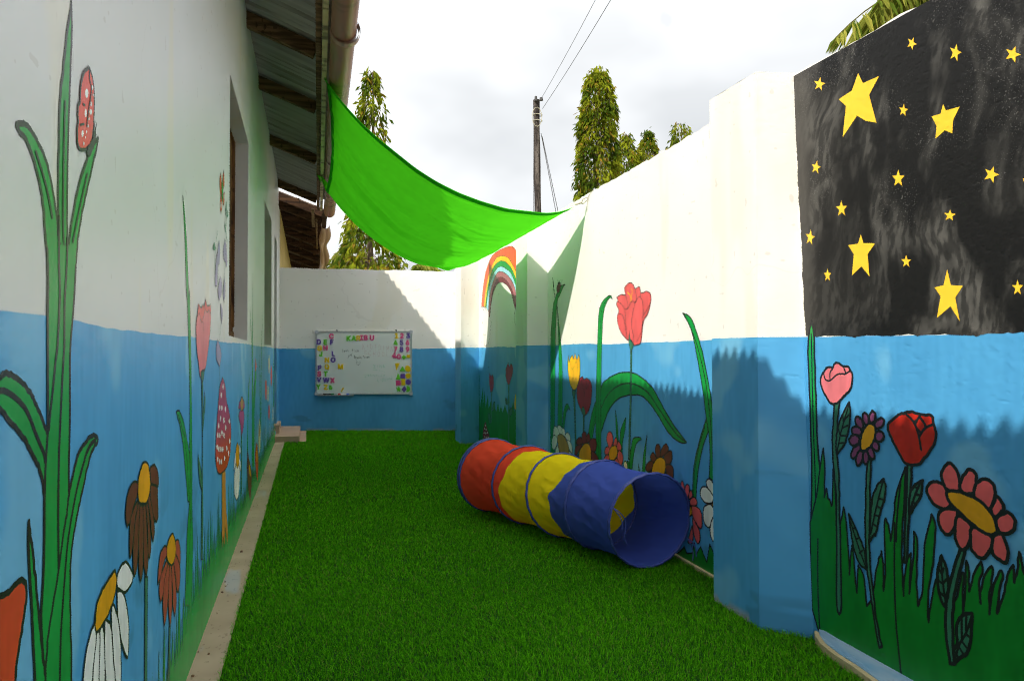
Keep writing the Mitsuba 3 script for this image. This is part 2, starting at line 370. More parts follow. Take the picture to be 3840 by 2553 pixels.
for i, y in enumerate(edges):
    y1 = min(y + 0.92, 8.93)
    obj('roof_sheet', corrugated(y, y1, -2.6, 0.008 * math.sin(i * 2.1), 0.0045 * (i % 2) + 0.022, i), 'm_sheet', school)
RAFT = [-0.6, 0.45, 1.5, 2.45, 3.45, 4.53, 5.56, 7.03, 8.80]
for i, y in enumerate(RAFT):
    a = np.array([-1.2, y + 0.03, roof_z(-1.2, y) - 0.055]); b = np.array([SHX(y) - 0.21, y, roof_z(SHX(y) - 0.21, y) - 0.055])
    obj('rafter', beam(a, b, 0.048, 0.085), 'm_timber', school)
def along_eave(off, dz, y0, y1, n=2):
    return [np.array([SHX(y) + off, y, roof_z(SHX(y) + off, y) + dz]) for y in np.linspace(y0, y1, n)]
a, b = along_eave(-0.192, -0.085, -1.3, 8.95)
obj('fascia_board', beam(a, b, 0.032, 0.125), 'm_timber', school)
def strip(off, dz, w, h, y0, y1, wob):
    ms = []
    P = along_eave(off, dz, y0, y1, 26)
    for k in range(25):
        P[k + 1][2] += wob * math.sin(k * 2.3)
        ms.append(beam(P[k], P[k + 1] + (P[k + 1] - P[k]) * 0.004, w, h))
    return cat_mesh(ms)
obj('flashing', strip(-0.158, -0.105, 0.030, 0.085, -1.3, 8.9, 0.002), 'm_flashing', school)
def half_pipe(P, r, a0, a1, th=0.003, n=14):
    P = np.asarray(P); ang = np.linspace(a0, a1, n)
    rr = np.broadcast_to(np.asarray(r), (len(P),))
    def ring(k): return np.stack([P[:, None, 0] + (rr[:, None] - k) * np.cos(ang), np.repeat(P[:, 1:2], n, 1), P[:, None, 2] + (rr[:, None] - k) * np.sin(ang)], -1)
    return cat_mesh([gridmesh(ring(0)), gridmesh(ring(th))])
def gutter_path(y0, y1, n):
    ys = np.linspace(y0, y1, n)
    return np.stack([SHX(ys) - 0.062, ys, SHZ(ys) - 0.072 + 0.004 * np.sin(ys * 2.2)], 1)
gut = None
JOINTS = [-1.3, 1.4, 3.98, 6.6, 9.0]
for y0, y1 in zip(JOINTS, JOINTS[1:]):
    P = gutter_path(y0, y1 + 0.05, 14)
    k = obj('gutter', half_pipe(P, 0.064 + (0.003 if gut else 0), math.pi - 0.1, 2 * math.pi + 0.15), 'm_gutter', school, smooth=40)
    gut = gut or k
for y in (1.4, 3.98, 6.6):
    P = gutter_path(y - 0.02, y + 0.03, 2)
    obj('gutter_bracket', cat_mesh([half_pipe(P + np.array([0.01, 0, 0]), 0.080, math.pi + 0.6, 2 * math.pi + 0.62, 0.008), half_pipe(P, 0.071, math.pi, 2 * math.pi + 0.75, 0.002)]), 'm_gutter_old', school, smooth=40)

# the older building beyond the end wall
old = thing('old_shed', 'brown timber eave and ochre wall of the shed beyond the end wall', 'shed')
W2T = lambda y: 2.70 - 0.028 * (y - 11)
m = extrude_polygon(Polygon([(9.365, -0.03), (16.5, -0.03), (16.5, W2T(16.5))] + [(y, W2T(y) + 0.015 * math.sin(7 * y)) for y in np.linspace(16.4, 9.37, 16)]), 0.18, engine='earcut')
V = m.vertices.copy(); m.vertices = np.stack([LX - 0.178 + V[:, 2], V[:, 0], V[:, 1]], 1); m.fix_normals()
obj('wall', m, 'm_gable', old)
def r2(x, y): return 2.60 - 0.028 * (y - 11) + (0.14 - x) * 0.36
for i, y in enumerate(np.arange(9.1, 16.0, 1.15)):
    P = np.array([[[x, yy, r2(x, yy) + 0.09 + 0.01 * math.sin(yy * 82) + 0.004 * (i % 2)] for yy in np.arange(y, y + 1.2, 0.019)] for x in (-2.0, -0.9, 0.2)])
    obj('roof_sheet', gridmesh(P), 'm_sheet_old', old)
for i, y in enumerate([9.12, 9.62, 10.2, 10.75, 11.4, 12.2, 13.0, 14.0, 15.0]):
    dy = 0.05 * math.sin(i * 4.0)
    obj('rafter', beam((-1.0, y + dy, r2(-1.0, y) + 0.03), (0.135, y, r2(0.135, y) + 0.03), 0.05 + 0.02 * (i % 2), 0.09), 'm_timber_dark', old)
for i, x in enumerate((-0.16, 0.06)):
    obj('purlin', beam((x, 9.1, r2(x, 9.1) + 0.075), (x, 16, r2(x, 16) + 0.075), 0.05, 0.035), 'm_timber_dark', old)
obj('lath', cat_mesh([beam((0.02, 9.02, 2.715), (0.03, 9.3, 2.545), 0.035, 0.02), beam((0.065, 9.2, 2.60), (0.09, 11.0, 2.51), 0.02, 0.05)]), 'm_lath', old)
ys = np.linspace(9.0, 14.6, 60)
P = np.stack([0.165 + 0.012 * (ys - 9) + 0.015 * np.sin(ys * 2.7 + 1), ys, 2.545 - 0.024 * (ys - 9) + 0.02 * np.sin(ys * 1.9)], 1)
obj('gutter', half_pipe(P, 0.062 + 0.012 * np.sin(ys * 3.3), math.pi - 0.3, 2 * math.pi + 0.3), 'm_gutter_old', old, smooth=40)

bw = thing('boundary_wall', 'tall plastered yard wall on the right painted with flowers, a rainbow and a starry night', 'wall')
def right_wall():
    ys = np.arange(-1.6, 8.93, 0.035)
    r2_ = np.random.default_rng(3)
    top = RECT_TOP(ys) + 0.010 * (meshkit.fbm(np.stack([ys * 5, ys * 0, ys * 0], -1), 4) - 0.5) + 0.003 * r2_.normal(size=len(ys))
    P = Polygon([(8.93, -0.03), (-1.6, -0.03)] + list(zip(ys, top)))
    m = extrude_polygon(P, 0.16, engine='earcut')
    V = m.vertices.copy(); m.vertices = np.stack([RX + V[:, 2], V[:, 0], V[:, 1]], 1); m.fix_normals()
    return m
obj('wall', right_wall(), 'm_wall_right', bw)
def pillar(bot, top, zt):
    """A pillar between a lower and an upper outline of four corners, with a little wear on its edges."""
    n = 26
    L = []
    for k in range(n + 1):
        t = k / n
        q = np.array(bot) * (1 - t) + np.array(top) * t
        ring = []
        for i in range(len(q) - 1):
            for s in np.linspace(0, 1, 7)[:-1]:
                ring.append(q[i] * (1 - s) + q[i + 1] * s)
        ring.append(q[-1])
        ring = np.array(ring)
        z = -0.03 + (zt + 0.03) * t
        P = np.column_stack([ring, np.full(len(ring), z)])
        w = meshkit.fbm(P * np.array([9, 9, 3.5]), 3, 5)[:, None] - 0.5
        P[1:-1, :2] += 0.004 * w[1:-1]
        L.append(P)
    L = np.array(L)
    body = gridmesh(L)
    cen = L[-1].mean(0); cen[2] = zt + 0.004
    V = np.vstack([L[-1], [cen]]); V[:-1, 2] += 0.008 * (meshkit.fbm(V[:-1] * 20, 2, 8) - 0.5)
    F = [[i, i + 1, len(V) - 1] for i in range(len(V) - 2)]
    return cat_mesh([body, trimesh.Trimesh(V, F, process=False)])
E0 = RX + 0.02
obj('pillar', pillar([(E0, 2.63), (1.605, 2.63), (1.605, 2.318), (E0, 2.185)], [(E0, 2.655), (1.605, 2.655), (1.605, 2.330), (E0, 2.30)], 2.078), 'm_wall_right', bw, smooth=22)
obj('pillar', pillar([(E0, 5.575), (1.60, 5.575), (1.60, 5.263), (E0, 5.205)], [(E0, 5.575), (1.60, 5.575), (1.60, 5.263), (E0, 5.205)], 2.045), 'm_wall_right', bw, smooth=22)
obj('pillar', pillar([(E0, 7.80), (1.54, 7.80), (1.54, 7.49), (E0, 7.545)], [(E0, 7.80), (1.54, 7.80), (1.54, 7.49), (E0, 7.545)], 2.02), 'm_wall_right', bw, smooth=22)

endw = thing('end_wall', 'low white and blue wall closing the far end of the yard', 'wall')
B0, BU = np.array([LX, 9.30]), np.array([0.9635, -0.2679]); BN = np.array([-0.2679, -0.9635])
def on_end(u, z, off=0.0):
    return np.array([*(B0 + BU * u + BN * off), z])
us = np.linspace(-0.35, 2.55, 60)
P = Polygon([(-0.35, -0.03), (2.55, -0.03)] + [(u, 2.018 - 0.020 * u + 0.004 * math.sin(u * 9) + 0.0025 * math.sin(u * 41)) for u in us[::-1]])
m = extrude_polygon(P, 0.15, engine='earcut')
V = m.vertices.copy()
m.vertices = np.column_stack([B0[0] + BU[0] * V[:, 0] - BN[0] * V[:, 2], B0[1] + BU[1] * V[:, 0] - BN[1] * V[:, 2], V[:, 1]])
m.fix_normals()
obj('wall', m, 'm_wall_right', endw)

# ------------------------------------------------------------------ the murals: wall paint as flat shapes in metres on the wall's own plane
MURALS = [
 ('L', 'painted_leaves', 'tall cluster of broad green painted leaves at the near end of the wall', """f|blade|leaf|8.5|1295,1602!,1275,1541,1257,1476,1244,1424,1238,1329,1238,1246,1242,1203!,1279,1208!,1279,1270,1281,1357,1286,1428,1292,1499,1299,1565
f|blade|leaf|8.5|1078,1337,1081,1342,1096,1347,1119,1349,1147,1340,1182,1321,1209,1290,1229,1248,1246,1197!,1193,1181!,1183,1221,1169,1265,1152,1292,1127,1317,1104,1331
f|blade|leaf|8.5|1448,1426!,1417,1404,1380,1368,1338,1318,1311,1266,1283,1205!,1323,1182!,1334,1226,1351,1265,1380,1315,1411,1364,1437,1402
f|blade|leaf|8.5|992,1004,1031,1013,1043,1016,1056,1015,1078,1010,1101,1000,1127,986,1150,968,1172,949,1188,930,1197,915,1191,881,1187,833!,1178,854,1161,880,1136,901,1116,918,1085,939,1052,958,1031,971,992,991
f|stem|leaf|0|1191,1190!,1195,1143,1194,1104,1195,1049,1196,989,1197,940,1197,925,1189,881,1185,831,1185,769,1182,717,1177,688,1174,657,1188,565!,1299,515!,1297,647,1293,833,1293,879,1294,886,1297,940,1296,995,1297,1049,1313,1117,1323,1193!,1280,1215!,1279,1206,1264,1213,1242,1202!
f|blade|leaf|8.5|1125,810!,1125,765,1132,723,1138,681,1143,639,1155,573!,1200,552!,1190,580,1179,614,1168,653,1158,694,1147,738,1136,777
f|blade|leaf|8.5|1453,883,1434,892,1405,891,1374,884,1345,873,1334,864,1312,839,1294,814,1284,784,1267,756,1249,710,1232,680,1211,644,1198,606,1190,557!,1311,502!,1308,562,1303,622,1302,680,1310,724,1332,766,1358,799,1386,833,1411,860,1430,870,1453,877
l|outline|ink|8.5|1191,1190,1195,1143,1194,1104,1195,1049,1196,989,1197,940,1197,925,1189,881,1185,831,1185,769,1182,717,1177,688,1174,657,1182,602
l|outline|ink|8.5|1294,814,1293,833,1293,879,1294,886,1297,940,1296,995,1297,1049,1313,1117,1323,1182
l|outline|ink|8.5|1438,882,1413,879,1386,867,1373,855,1338,820,1309,778,1288,737,1275,688,1266,646,1258,604,1254,528
l|outline|ink|8.5|992,994,1031,995,1052,991,1078,982,1108,967,1128,950,1146,930,1167,909,1181,895,1186,884
l|outline|ink|8.5|1236,1049,1227,1024,1216,983,1205,949,1201,929
l|outline|ink|8.5|1267,1049,1260,1007,1253,955,1247,903,1245,886,1243,798,1246,713
l|outline|ink|8.5|1241,1246,1240,1180,1245,1130,1236,1049
l|outline|ink|8.5|1280,1219,1275,1166,1267,1115,1267,1049
l|outline|ink|6|1264,1431,1259,1334,1258,1249,1262,1209
l|outline|ink|6|1143,1321,1182,1284,1210,1241
l|outline|ink|6|1380,1345,1339,1278,1306,1219"""),
 ('L', 'painted_butterfly', 'red painted butterfly with white spots beside the tallest leaf', """f|wings|butterfly_red|6|1382,1529!,1363,1516,1350,1500,1342,1482,1340,1457,1331,1447,1328,1432,1331,1423,1327,1409,1326,1392,1333,1381,1347,1378,1377,1388,1402,1404,1414,1431,1419,1463,1420,1493,1413,1517,1400,1527,1390,1530
f|spots|petal_white|0|1384,1486,1382,1480,1378,1476,1372,1474,1368,1476,1366,1480,1368,1485,1372,1489,1377,1491,1382,1490
f|spots|petal_white|0|1376,1449,1375,1445,1372,1441,1368,1440,1365,1442,1364,1445,1365,1449,1368,1453,1372,1454,1375,1452
f|spots|petal_white|0|1359,1409,1357,1405,1354,1402,1351,1401,1348,1402,1347,1405,1348,1409,1351,1412,1354,1413,1357,1412
f|spots|petal_white|0|1412,1505,1411,1502,1409,1500,1406,1499,1404,1500,1403,1502,1404,1505,1406,1507,1409,1508,1411,1508
f|spots|petal_white|0|1405,1460,1404,1457,1401,1454,1396,1453,1393,1453,1391,1456,1393,1459,1396,1462,1400,1463,1404,1463
f|spots|petal_white|0|1405,1473,1404,1471,1402,1469,1399,1468,1397,1469,1397,1471,1397,1474,1399,1476,1402,1476,1404,1476
f|spots|petal_white|0|1414,1493,1414,1492,1412,1490,1410,1490,1409,1490,1408,1491,1409,1493,1410,1494,1412,1494,1414,1494
f|spots|petal_white|0|1391,1444,1391,1442,1389,1441,1387,1440,1386,1441,1385,1442,1386,1444,1387,1446,1389,1446,1391,1445
f|spots|petal_white|0|1385,1430,1385,1428,1383,1426,1382,1426,1380,1426,1380,1428,1380,1430,1382,1431,1383,1432,1385,1431
f|spots|petal_white|0|1377,1417,1377,1416,1375,1414,1373,1414,1371,1414,1371,1415,1371,1417,1373,1418,1375,1419,1377,1418
f|spots|petal_white|0|1369,1405,1369,1404,1367,1403,1366,1402,1364,1403,1364,1404,1364,1405,1366,1406,1367,1407,1369,1407
f|spots|petal_white|0|1361,1392,1360,1390,1358,1389,1356,1388,1355,1389,1354,1390,1355,1392,1356,1394,1358,1394,1360,1394
f|body|stem|6|1414,1416,1422,1434,1426,1426,1421,1418,1407,1405,1397,1395,1387,1381!,1380,1382,1385,1391,1402,1405
l|outline|ink|4|1390,1529,1389,1513,1400,1502,1395,1482,1386,1461,1379,1443,1374,1426
l|outline|ink|4|1362,1458,1353,1457
l|outline|ink|4|1358,1425,1339,1418
l|outline|ink|4|1420,1433,1420,1441,1421,1448
l|outline|ink|4|1424,1434,1427,1441,1430,1447"""),
 ('L', 'painted_tulip', 'big red painted tulip cut off by the near edge of the wall', """f|bloom|tulip_red|8.5|955,759!,1009,744,1035,739,1057,737,1080,740,1097,739,1112,731,1116,716,1110,691,1096,663,1084,639,1077,608!,956,663!"""),
 ('L', 'painted_daisy', 'white painted daisy with drooping petals', """f|petals|petal_white|6.5|1655,603,1692,581,1725,551,1700,539,1656,539,1598,567,1590,588,1614,604
f|petals|petal_white|6.5|1592,563!,1638,544,1669,506,1686,464,1687,414,1677,392!,1634,438,1610,483,1595,523
f|petals|petal_white|6.5|1560,548,1587,523,1610,483,1623,434,1626,368,1624,345!,1590,361!,1567,437,1552,505,1550,539
f|petals|petal_white|6.5|1509,537,1545,510,1556,475,1564,438,1584,387,1590,361!,1516,395!,1509,439,1500,484,1502,523
f|petals|petal_white|6.5|1485,534,1498,509,1502,469,1506,400!,1465,419!,1467,484,1469,528
f|petals|petal_white|6.5|1462,534,1471,519,1467,471,1465,419!,1423,439!,1431,486,1446,534
f|petals|petal_white|6.5|1436,557!,1448,534,1435,497,1423,460,1419,441!,1364,466!,1372,499,1392,533,1417,551
f|centre|yolk|6.5|1570,612!,1584,593,1581,571,1555,551,1509,537,1448,534!,1439,547,1443,574,1461,592,1498,603,1538,607"""),
 ('L', 'painted_coneflower', 'dark brown painted coneflower with a long drooping skirt of petals', """f|stem|stem|5.5|1844,513!,1869,505!,1868,403,1866,250!,1843,261!,1843,395
f|petals|brown|5.5|1937,759,1981,736,1994,699,1967,702,1905,719!,1893,755,1912,760
f|petals|brown|5.5|1897,717!,1973,698,1982,659,1988,622,1969,611!,1931,635,1898,677
f|petals|brown|5.5|1762,746,1709,754,1669,734,1657,697,1672,671!,1697,679,1723,701,1760,719
f|petals|brown|5.5|1756,707!,1703,686,1691,649,1692,609,1702,597!,1717,617,1736,663,1766,698
f|petals|brown|5.5|1770,700!,1739,662,1724,622,1725,572,1738,547!,1759,562,1771,616,1784,688
f|petals|brown|5.5|1866,684!,1898,635,1907,602,1929,571!,1944,600,1923,647,1884,694
f|petals|brown|5.5|1847,679!,1867,618,1871,563,1889,542!,1903,568,1890,627,1863,681
f|petals|brown|5.5|1817,684!,1822,603,1830,540,1854,510!,1872,542,1859,607,1843,678
f|petals|brown|5.5|1784,691!,1775,628,1777,556,1797,517!,1816,538,1819,604,1813,681
f|centre|yolk|5.5|1833,782,1872,767,1893,723,1881,698,1850,685,1813,690,1777,701,1765,730,1773,758,1804,779"""),
 ('L', 'painted_coneflower', 'red brown painted coneflower nearest the concrete strip', """f|stem|stem|5.5|2143,286!,2160,280!,2150,121!,2125,132!
f|petals|rust|5.5|2098,516,2030,522,2000,490,1986,450!,2022,458,2069,485,2112,488
f|petals|rust|5.5|2236,495,2283,483,2313,441,2309,403!,2268,436,2230,463
f|petals|rust|5.5|2098,477!,2031,462,2005,434,2020,392!,2051,400,2089,437,2119,463
f|petals|rust|5.5|2204,444!,2239,387,2251,354,2279,334!,2307,357,2301,405,2237,453
f|petals|rust|5.5|2119,461!,2070,431,2054,372,2074,312!,2101,329,2126,386,2140,453
f|petals|rust|5.5|2171,446!,2188,378,2195,327,2227,283!,2251,324,2227,394,2199,444
f|petals|rust|5.5|2144,453!,2129,386,2134,325,2153,280!,2180,316,2179,389,2165,446
f|centre|yolk|5.5|2180,529,2220,503,2237,470,2215,445,2171,444,2119,469,2102,499,2118,522"""),
 ('L', 'painted_blade', 'tall thin green painted blade left of the pink tulip', """f|blade|leaf|5.5|2243,862!,2296,860,2369,820,2429,760,2482,706,2478,712,2493,651,2501,551!,2451,562!,2435,603,2401,673,2358,751,2353,762,2309,811
f|blade|leaf|5.5|2338,1503!,2379,1376,2410,1212,2419,1214,2455,1061,2483,863,2476,746,2483,718,2493,651,2481,556,2442,468,2427,377,2401,253!,2529,208!,2553,357,2551,441,2537,527,2536,644,2528,745,2524,820,2504,1021,2475,1218,2456,1215,2420,1348,2373,1455
l|outline|ink|6|2390,756,2433,693,2460,608,2492,521,2503,453,2465,366,2453,305
l|outline|ink|6|2507,747,2510,615,2513,483
l|outline|ink|6|2275,851,2383,773"""),
 ('L', 'painted_tulip', 'pink painted tulip on a long thin stem beside the first window', """f|stem|stem|5.5|2732,927!,2765,926!,2762,692,2776,447,2771,290!,2734,301!,2748,574,2754,694
f|leaf|stem|5.5|2812,886!,2826,845,2793,786,2753,724!,2755,790,2792,842
f|leaf|stem|5.5|2654,678!,2706,635,2748,580,2749,538!,2696,577,2663,636
f|bloom|tulip_pink|5.5|2826,1221!,2871,1199,2955,1210!,2966,1155,2930,1083,2867,1006,2810,964,2707,943,2667,980,2620,1039,2599,1113,2632,1160,2654,1196!,2709,1184,2762,1199!,2784,1188
f|bloom|coral|4|2826,1221!,2871,1199,2955,1210!,2966,1175,2908,1185,2863,1176,2805,1183!,2763,1151,2723,1134,2674,1162,2632,1155,2654,1196!,2709,1184,2762,1199!,2784,1188
f|stem|stem|5.5|2719,961,2789,961,2777,934,2748,923!,2715,943
l|outline|ink|5|2764,1135,2769,1099
l|outline|ink|5|2819,967,2755,962,2707,944"""),
 ('L', 'painted_bluebells', 'lavender painted bluebells on thin stems beside the window', """f|bells|lavender|3|3222,1494!,3252,1460,3239,1404,3210,1391,3168,1396,3180,1451
f|bells|lavender|3|3153,1437!,3182,1398,3169,1333,3148,1297!,3102,1293,3093,1326,3119,1391
f|bells|lavender|3|3427,1528!,3488,1502,3506,1462,3473,1431,3397,1430,3368,1464,3389,1497
f|bells|lavender|3|3471,1500!,3506,1474,3514,1424,3480,1409!,3456,1448
f|bells|lavender|3|3279,1349!,3316,1321,3302,1277,3229,1242!,3185,1269,3212,1313
f|bells|lavender|3|3419,1355!,3449,1321,3444,1287,3406,1242!,3363,1281,3378,1315
f|bells|lavender|3|3176,1077!,3233,1057,3306,1014,3248,964!,3151,995,3138,1043
f|bells|lavender|3|3276,1232!,3350,1199,3320,1146!,3289,1181
f|leaf|stem|0|3021,1437,3059,1462,3090,1453,3112,1445,3059,1430
f|leaf|stem|0|3492,1718!,3484,1657,3468,1627!,3450,1666
f|leaf|stem|0|3535,1681!,3553,1661,3495,1631!
f|leaf|stem|0|3412,1606!,3452,1582,3470,1558!,3419,1577
f|leaf|stem|0|3487,1556!,3532,1526!,3497,1539
l|stem|stem|6|3159,1521,3124,1481,3112,1445,3086,1411,3067,1334
l|stem|stem|6|3484,1633,3469,1562,3505,1524
l|stem|stem|6|3440,1427,3409,1367,3379,1282
l|stem|stem|6|3196,1389,3193,1300
l|stem|stem|6|3260,1151,3245,1079
l|stem|stem|6|3248,964,3238,871"""),
 ('L', 'painted_butterfly', 'small red painted butterfly with a green body beside the window', """f|wings|butterfly_red|5|3270,1787!,3238,1753,3236,1727,3266,1697,3290,1695,3292,1739
f|wings|butterfly_red|5|3380,1826!,3350,1778,3366,1744,3398,1762,3390,1798
f|wings|butterfly_red|5|3290,1695,3312,1670,3307,1640,3277,1618!,3253,1637,3261,1674
f|wings|butterfly_red|5|3367,1718,3409,1730,3400,1694,3378,1666!,3352,1685
f|spots|petal_white|0|3402,1714,3400,1707,3394,1702,3386,1700,3380,1703,3377,1709,3379,1715,3385,1720,3393,1722,3400,1720
f|spots|petal_white|0|3291,1655,3289,1646,3281,1639,3272,1637,3265,1641,3262,1649,3264,1658,3272,1665,3281,1667,3288,1663
f|body|leaf|5|3319,1767!,3341,1739,3337,1686,3325,1674!,3305,1705,3304,1742
l|outline|ink|3|3315,1788,3319,1767"""),
 ('L', 'painted_mushroom', 'red and purple painted toadstool with white dots and an orange stalk', """f|stalk|stalk|5.5|3350,510!,3479,488!,3504,322,3577,203,3558,129!,3522,186,3493,224,3442,156!,3402,216!,3365,166!,3349,318
f|cap|mushroom|5.5|3358,913!,3455,874,3511,801,3633,736,3711,647,3676,545,3534,495,3369,499,3219,521,3134,580,3132,663,3168,736,3222,830,3267,884
f|spots|petal_white|0|3401,871,3396,864,3385,861,3371,861,3359,866,3355,874,3359,880,3370,884,3384,883,3396,879
f|spots|petal_white|0|3332,838,3328,831,3317,828,3304,829,3293,834,3289,841,3293,848,3303,851,3317,850,3328,845
f|spots|petal_white|0|3273,788,3270,782,3259,779,3246,780,3235,785,3231,792,3235,798,3245,802,3258,801,3269,796
f|spots|petal_white|0|3352,782,3348,775,3337,772,3324,773,3313,778,3308,786,3312,792,3323,795,3337,794,3348,789
f|spots|petal_white|0|3489,764,3485,758,3473,754,3458,755,3446,761,3441,768,3445,775,3457,779,3472,778,3484,772
f|spots|petal_white|0|3305,740,3301,733,3290,730,3277,732,3266,737,3262,744,3265,750,3276,754,3289,752,3300,747
f|spots|petal_white|0|3431,720,3426,713,3415,710,3400,712,3389,717,3384,725,3388,731,3400,735,3414,733,3426,728
f|spots|petal_white|0|3654,694,3649,687,3636,683,3619,685,3606,691,3601,699,3606,706,3619,710,3635,708,3649,702
f|spots|petal_white|0|3240,715,3236,709,3226,706,3213,707,3203,713,3199,720,3203,726,3213,729,3226,728,3236,722
f|spots|petal_white|0|3505,678,3501,671,3488,668,3473,670,3461,675,3457,683,3461,690,3473,693,3488,691,3500,686
f|spots|petal_white|0|3355,672,3351,665,3340,662,3327,664,3315,670,3311,677,3315,683,3326,686,3340,685,3351,679
f|spots|petal_white|0|3207,681,3203,674,3193,672,3180,673,3170,678,3166,686,3170,692,3180,695,3192,693,3203,688
f|spots|petal_white|0|3277,670,3273,664,3262,661,3249,663,3238,668,3234,675,3238,682,3249,684,3262,683,3272,678
f|spots|petal_white|0|3432,652,3428,645,3417,642,3402,644,3391,650,3386,657,3390,664,3402,667,3416,665,3428,659
f|spots|petal_white|0|3672,596,3667,589,3653,586,3637,588,3624,595,3618,603,3623,610,3636,613,3653,611,3666,604
f|spots|petal_white|0|3185,634,3182,628,3172,625,3160,627,3150,632,3146,639,3149,645,3159,648,3171,647,3181,641
f|spots|petal_white|0|3243,618,3239,612,3229,609,3216,611,3206,616,3201,623,3205,630,3215,632,3228,631,3239,625
f|spots|petal_white|0|3314,606,3310,600,3299,597,3286,599,3275,605,3271,612,3275,619,3286,621,3299,620,3310,614
f|spots|petal_white|0|3383,597,3378,591,3367,588,3353,590,3342,596,3338,603,3342,610,3353,612,3367,611,3378,605
f|spots|petal_white|0|3542,580,3538,573,3525,570,3510,572,3498,578,3493,586,3497,593,3509,596,3525,594,3537,588
f|spots|petal_white|0|3614,547,3609,541,3596,538,3580,540,3568,547,3562,555,3567,562,3580,564,3596,562,3609,556
f|spots|petal_white|0|3204,580,3200,574,3190,571,3178,573,3167,579,3163,586,3167,592,3177,595,3189,593,3200,587
f|spots|petal_white|0|3268,560,3264,553,3253,551,3240,553,3230,559,3226,566,3230,572,3240,575,3253,573,3263,567
f|spots|petal_white|0|3334,549,3330,543,3319,540,3306,543,3295,548,3290,556,3294,562,3305,565,3319,563,3330,557
f|spots|petal_white|0|3448,547,3444,540,3432,538,3418,540,3406,546,3402,554,3406,560,3417,563,3432,561,3444,555"""),
 ('L', 'painted_coneflower', 'small magenta painted coneflower beyond the toadstool', """f|stem|stem|0|4241,555!,4292,549!,4292,219!,4251,227!
f|petals|magenta|5|4359,744,4447,713,4393,688,4318,714
f|petals|magenta|5|4185,752,4089,732,4118,711,4196,714
f|petals|magenta|5|4186,701!,4091,677,4189,622,4261,548!,4364,584,4427,646,4340,688
f|centre|tan|5|4285,767,4359,730,4318,690,4236,694,4195,742"""),
 ('L', 'painted_daisy', 'small white painted daisy low on the wall beyond the toadstool', """f|petals|petal_white|5|3943,507,3860,459,3844,427!,3945,446
f|petals|petal_white|5|4144,520,4203,480,4184,459,4126,481
f|petals|petal_white|5|4127,454,4216,403,4207,362!,4128,408
f|petals|petal_white|5|3945,437!,3862,390,3882,297!,3986,249!,4104,257,4168,355,4100,412
f|centre|yolk|5|4049,539,4126,481,4099,421,4008,414,3944,472,3960,522
l|outline|ink|3|3946,419,3915,294
l|outline|ink|3|4017,408,3986,262
l|outline|ink|3|4072,399,4076,262"""),
 ('L', 'painted_flower', 'brown painted flower with a yellow centre near the far end', """f|petals|brown|5|4667,415!,4783,335,4890,286,4989,192,4937,114,4898,61!,4764,136,4673,248,4646,335
f|centre|yolk|5|4797,312,4891,253,4933,213,4852,222,4772,273"""),
 ('L', 'painted_flower', 'orange painted flower near the far end of the wall', """f|petals|tulip_red|5|5442,362,5584,250,5589,125,5504,71!,5367,174,5298,292
f|centre|yolk|5|5444,319,5514,248,5465,207,5396,278"""),
 ('L', 'painted_flower', 'cream painted flower near the far end of the wall', """f|petals|cream|5|5718,506,5855,407,5822,281,5729,235,5616,334,5630,433
f|centre|tan|5|5721,448,5779,403,5724,364,5667,416"""),
 ('L', 'painted_blades', 'thin tall painted grass blades between the windows', """f|blade|leaf|0|5015,1558!,5063,1155,5086,814,5232,543,5209,224!,5042,252!,5009,565,5007,901,5009,1153
f|blade|leaf|0|4848,1321!,4935,1152,4997,902!,4894,1151
f|blade|leaf|0|6032,1409!,6000,1073,5951,773,5923,376!,5849,384!,5906,775,5980,1174
f|blade|leaf|0|5336,927!,5388,845,5308,714,5209,546!,5156,724,5243,850
f|blade|leaf|0|4863,881!,4768,789,4709,595,4697,400!,4642,408!,4672,599,4721,791
f|blade|leaf|0|7753,1237!,7861,682,7903,413!,7770,424!
f|blade|leaf|0|5723,1024!,5804,780,5834,386!,5777,393!
f|flower|coral|0|5322,968!,5398,908,5338,873!,5265,902"""),
 ('L', 'painted_flowers', 'cluster of small pink painted flowers by the end door', """f|bloom|coral|0|7551,754,7526,695,7455,662,7368,667,7296,706,7267,765,7291,822,7358,856,7446,854,7520,815
f|bloom|coral|0|6650,667,6627,615,6563,588,6484,593,6420,629,6394,682,6416,731,6477,760,6556,756,6622,721
f|bloom|coral|0|7150,426,7127,386,7064,366,6985,374,6921,405,6896,449,6917,488,6978,509,7057,502,7123,471
f|bloom|cream|0|7106,880,7088,831,7036,802,6971,805,6917,836,6895,885,6913,932,6963,961,7028,961,7083,929
f|bloom|cream|0|6909,611,6895,564,6856,537,6806,541,6765,573,6748,621,6761,667,6799,694,6849,691,6891,660
f|bloom|cream|0|7800,356,7787,310,7750,286,7702,290,7662,322,7645,370,7657,414,7694,439,7742,435,7782,404
l|stem|leaf|12|6523,592,6539,249
l|stem|leaf|12|7411,666,7384,269
l|stem|leaf|12|7024,366,6989,217"""),
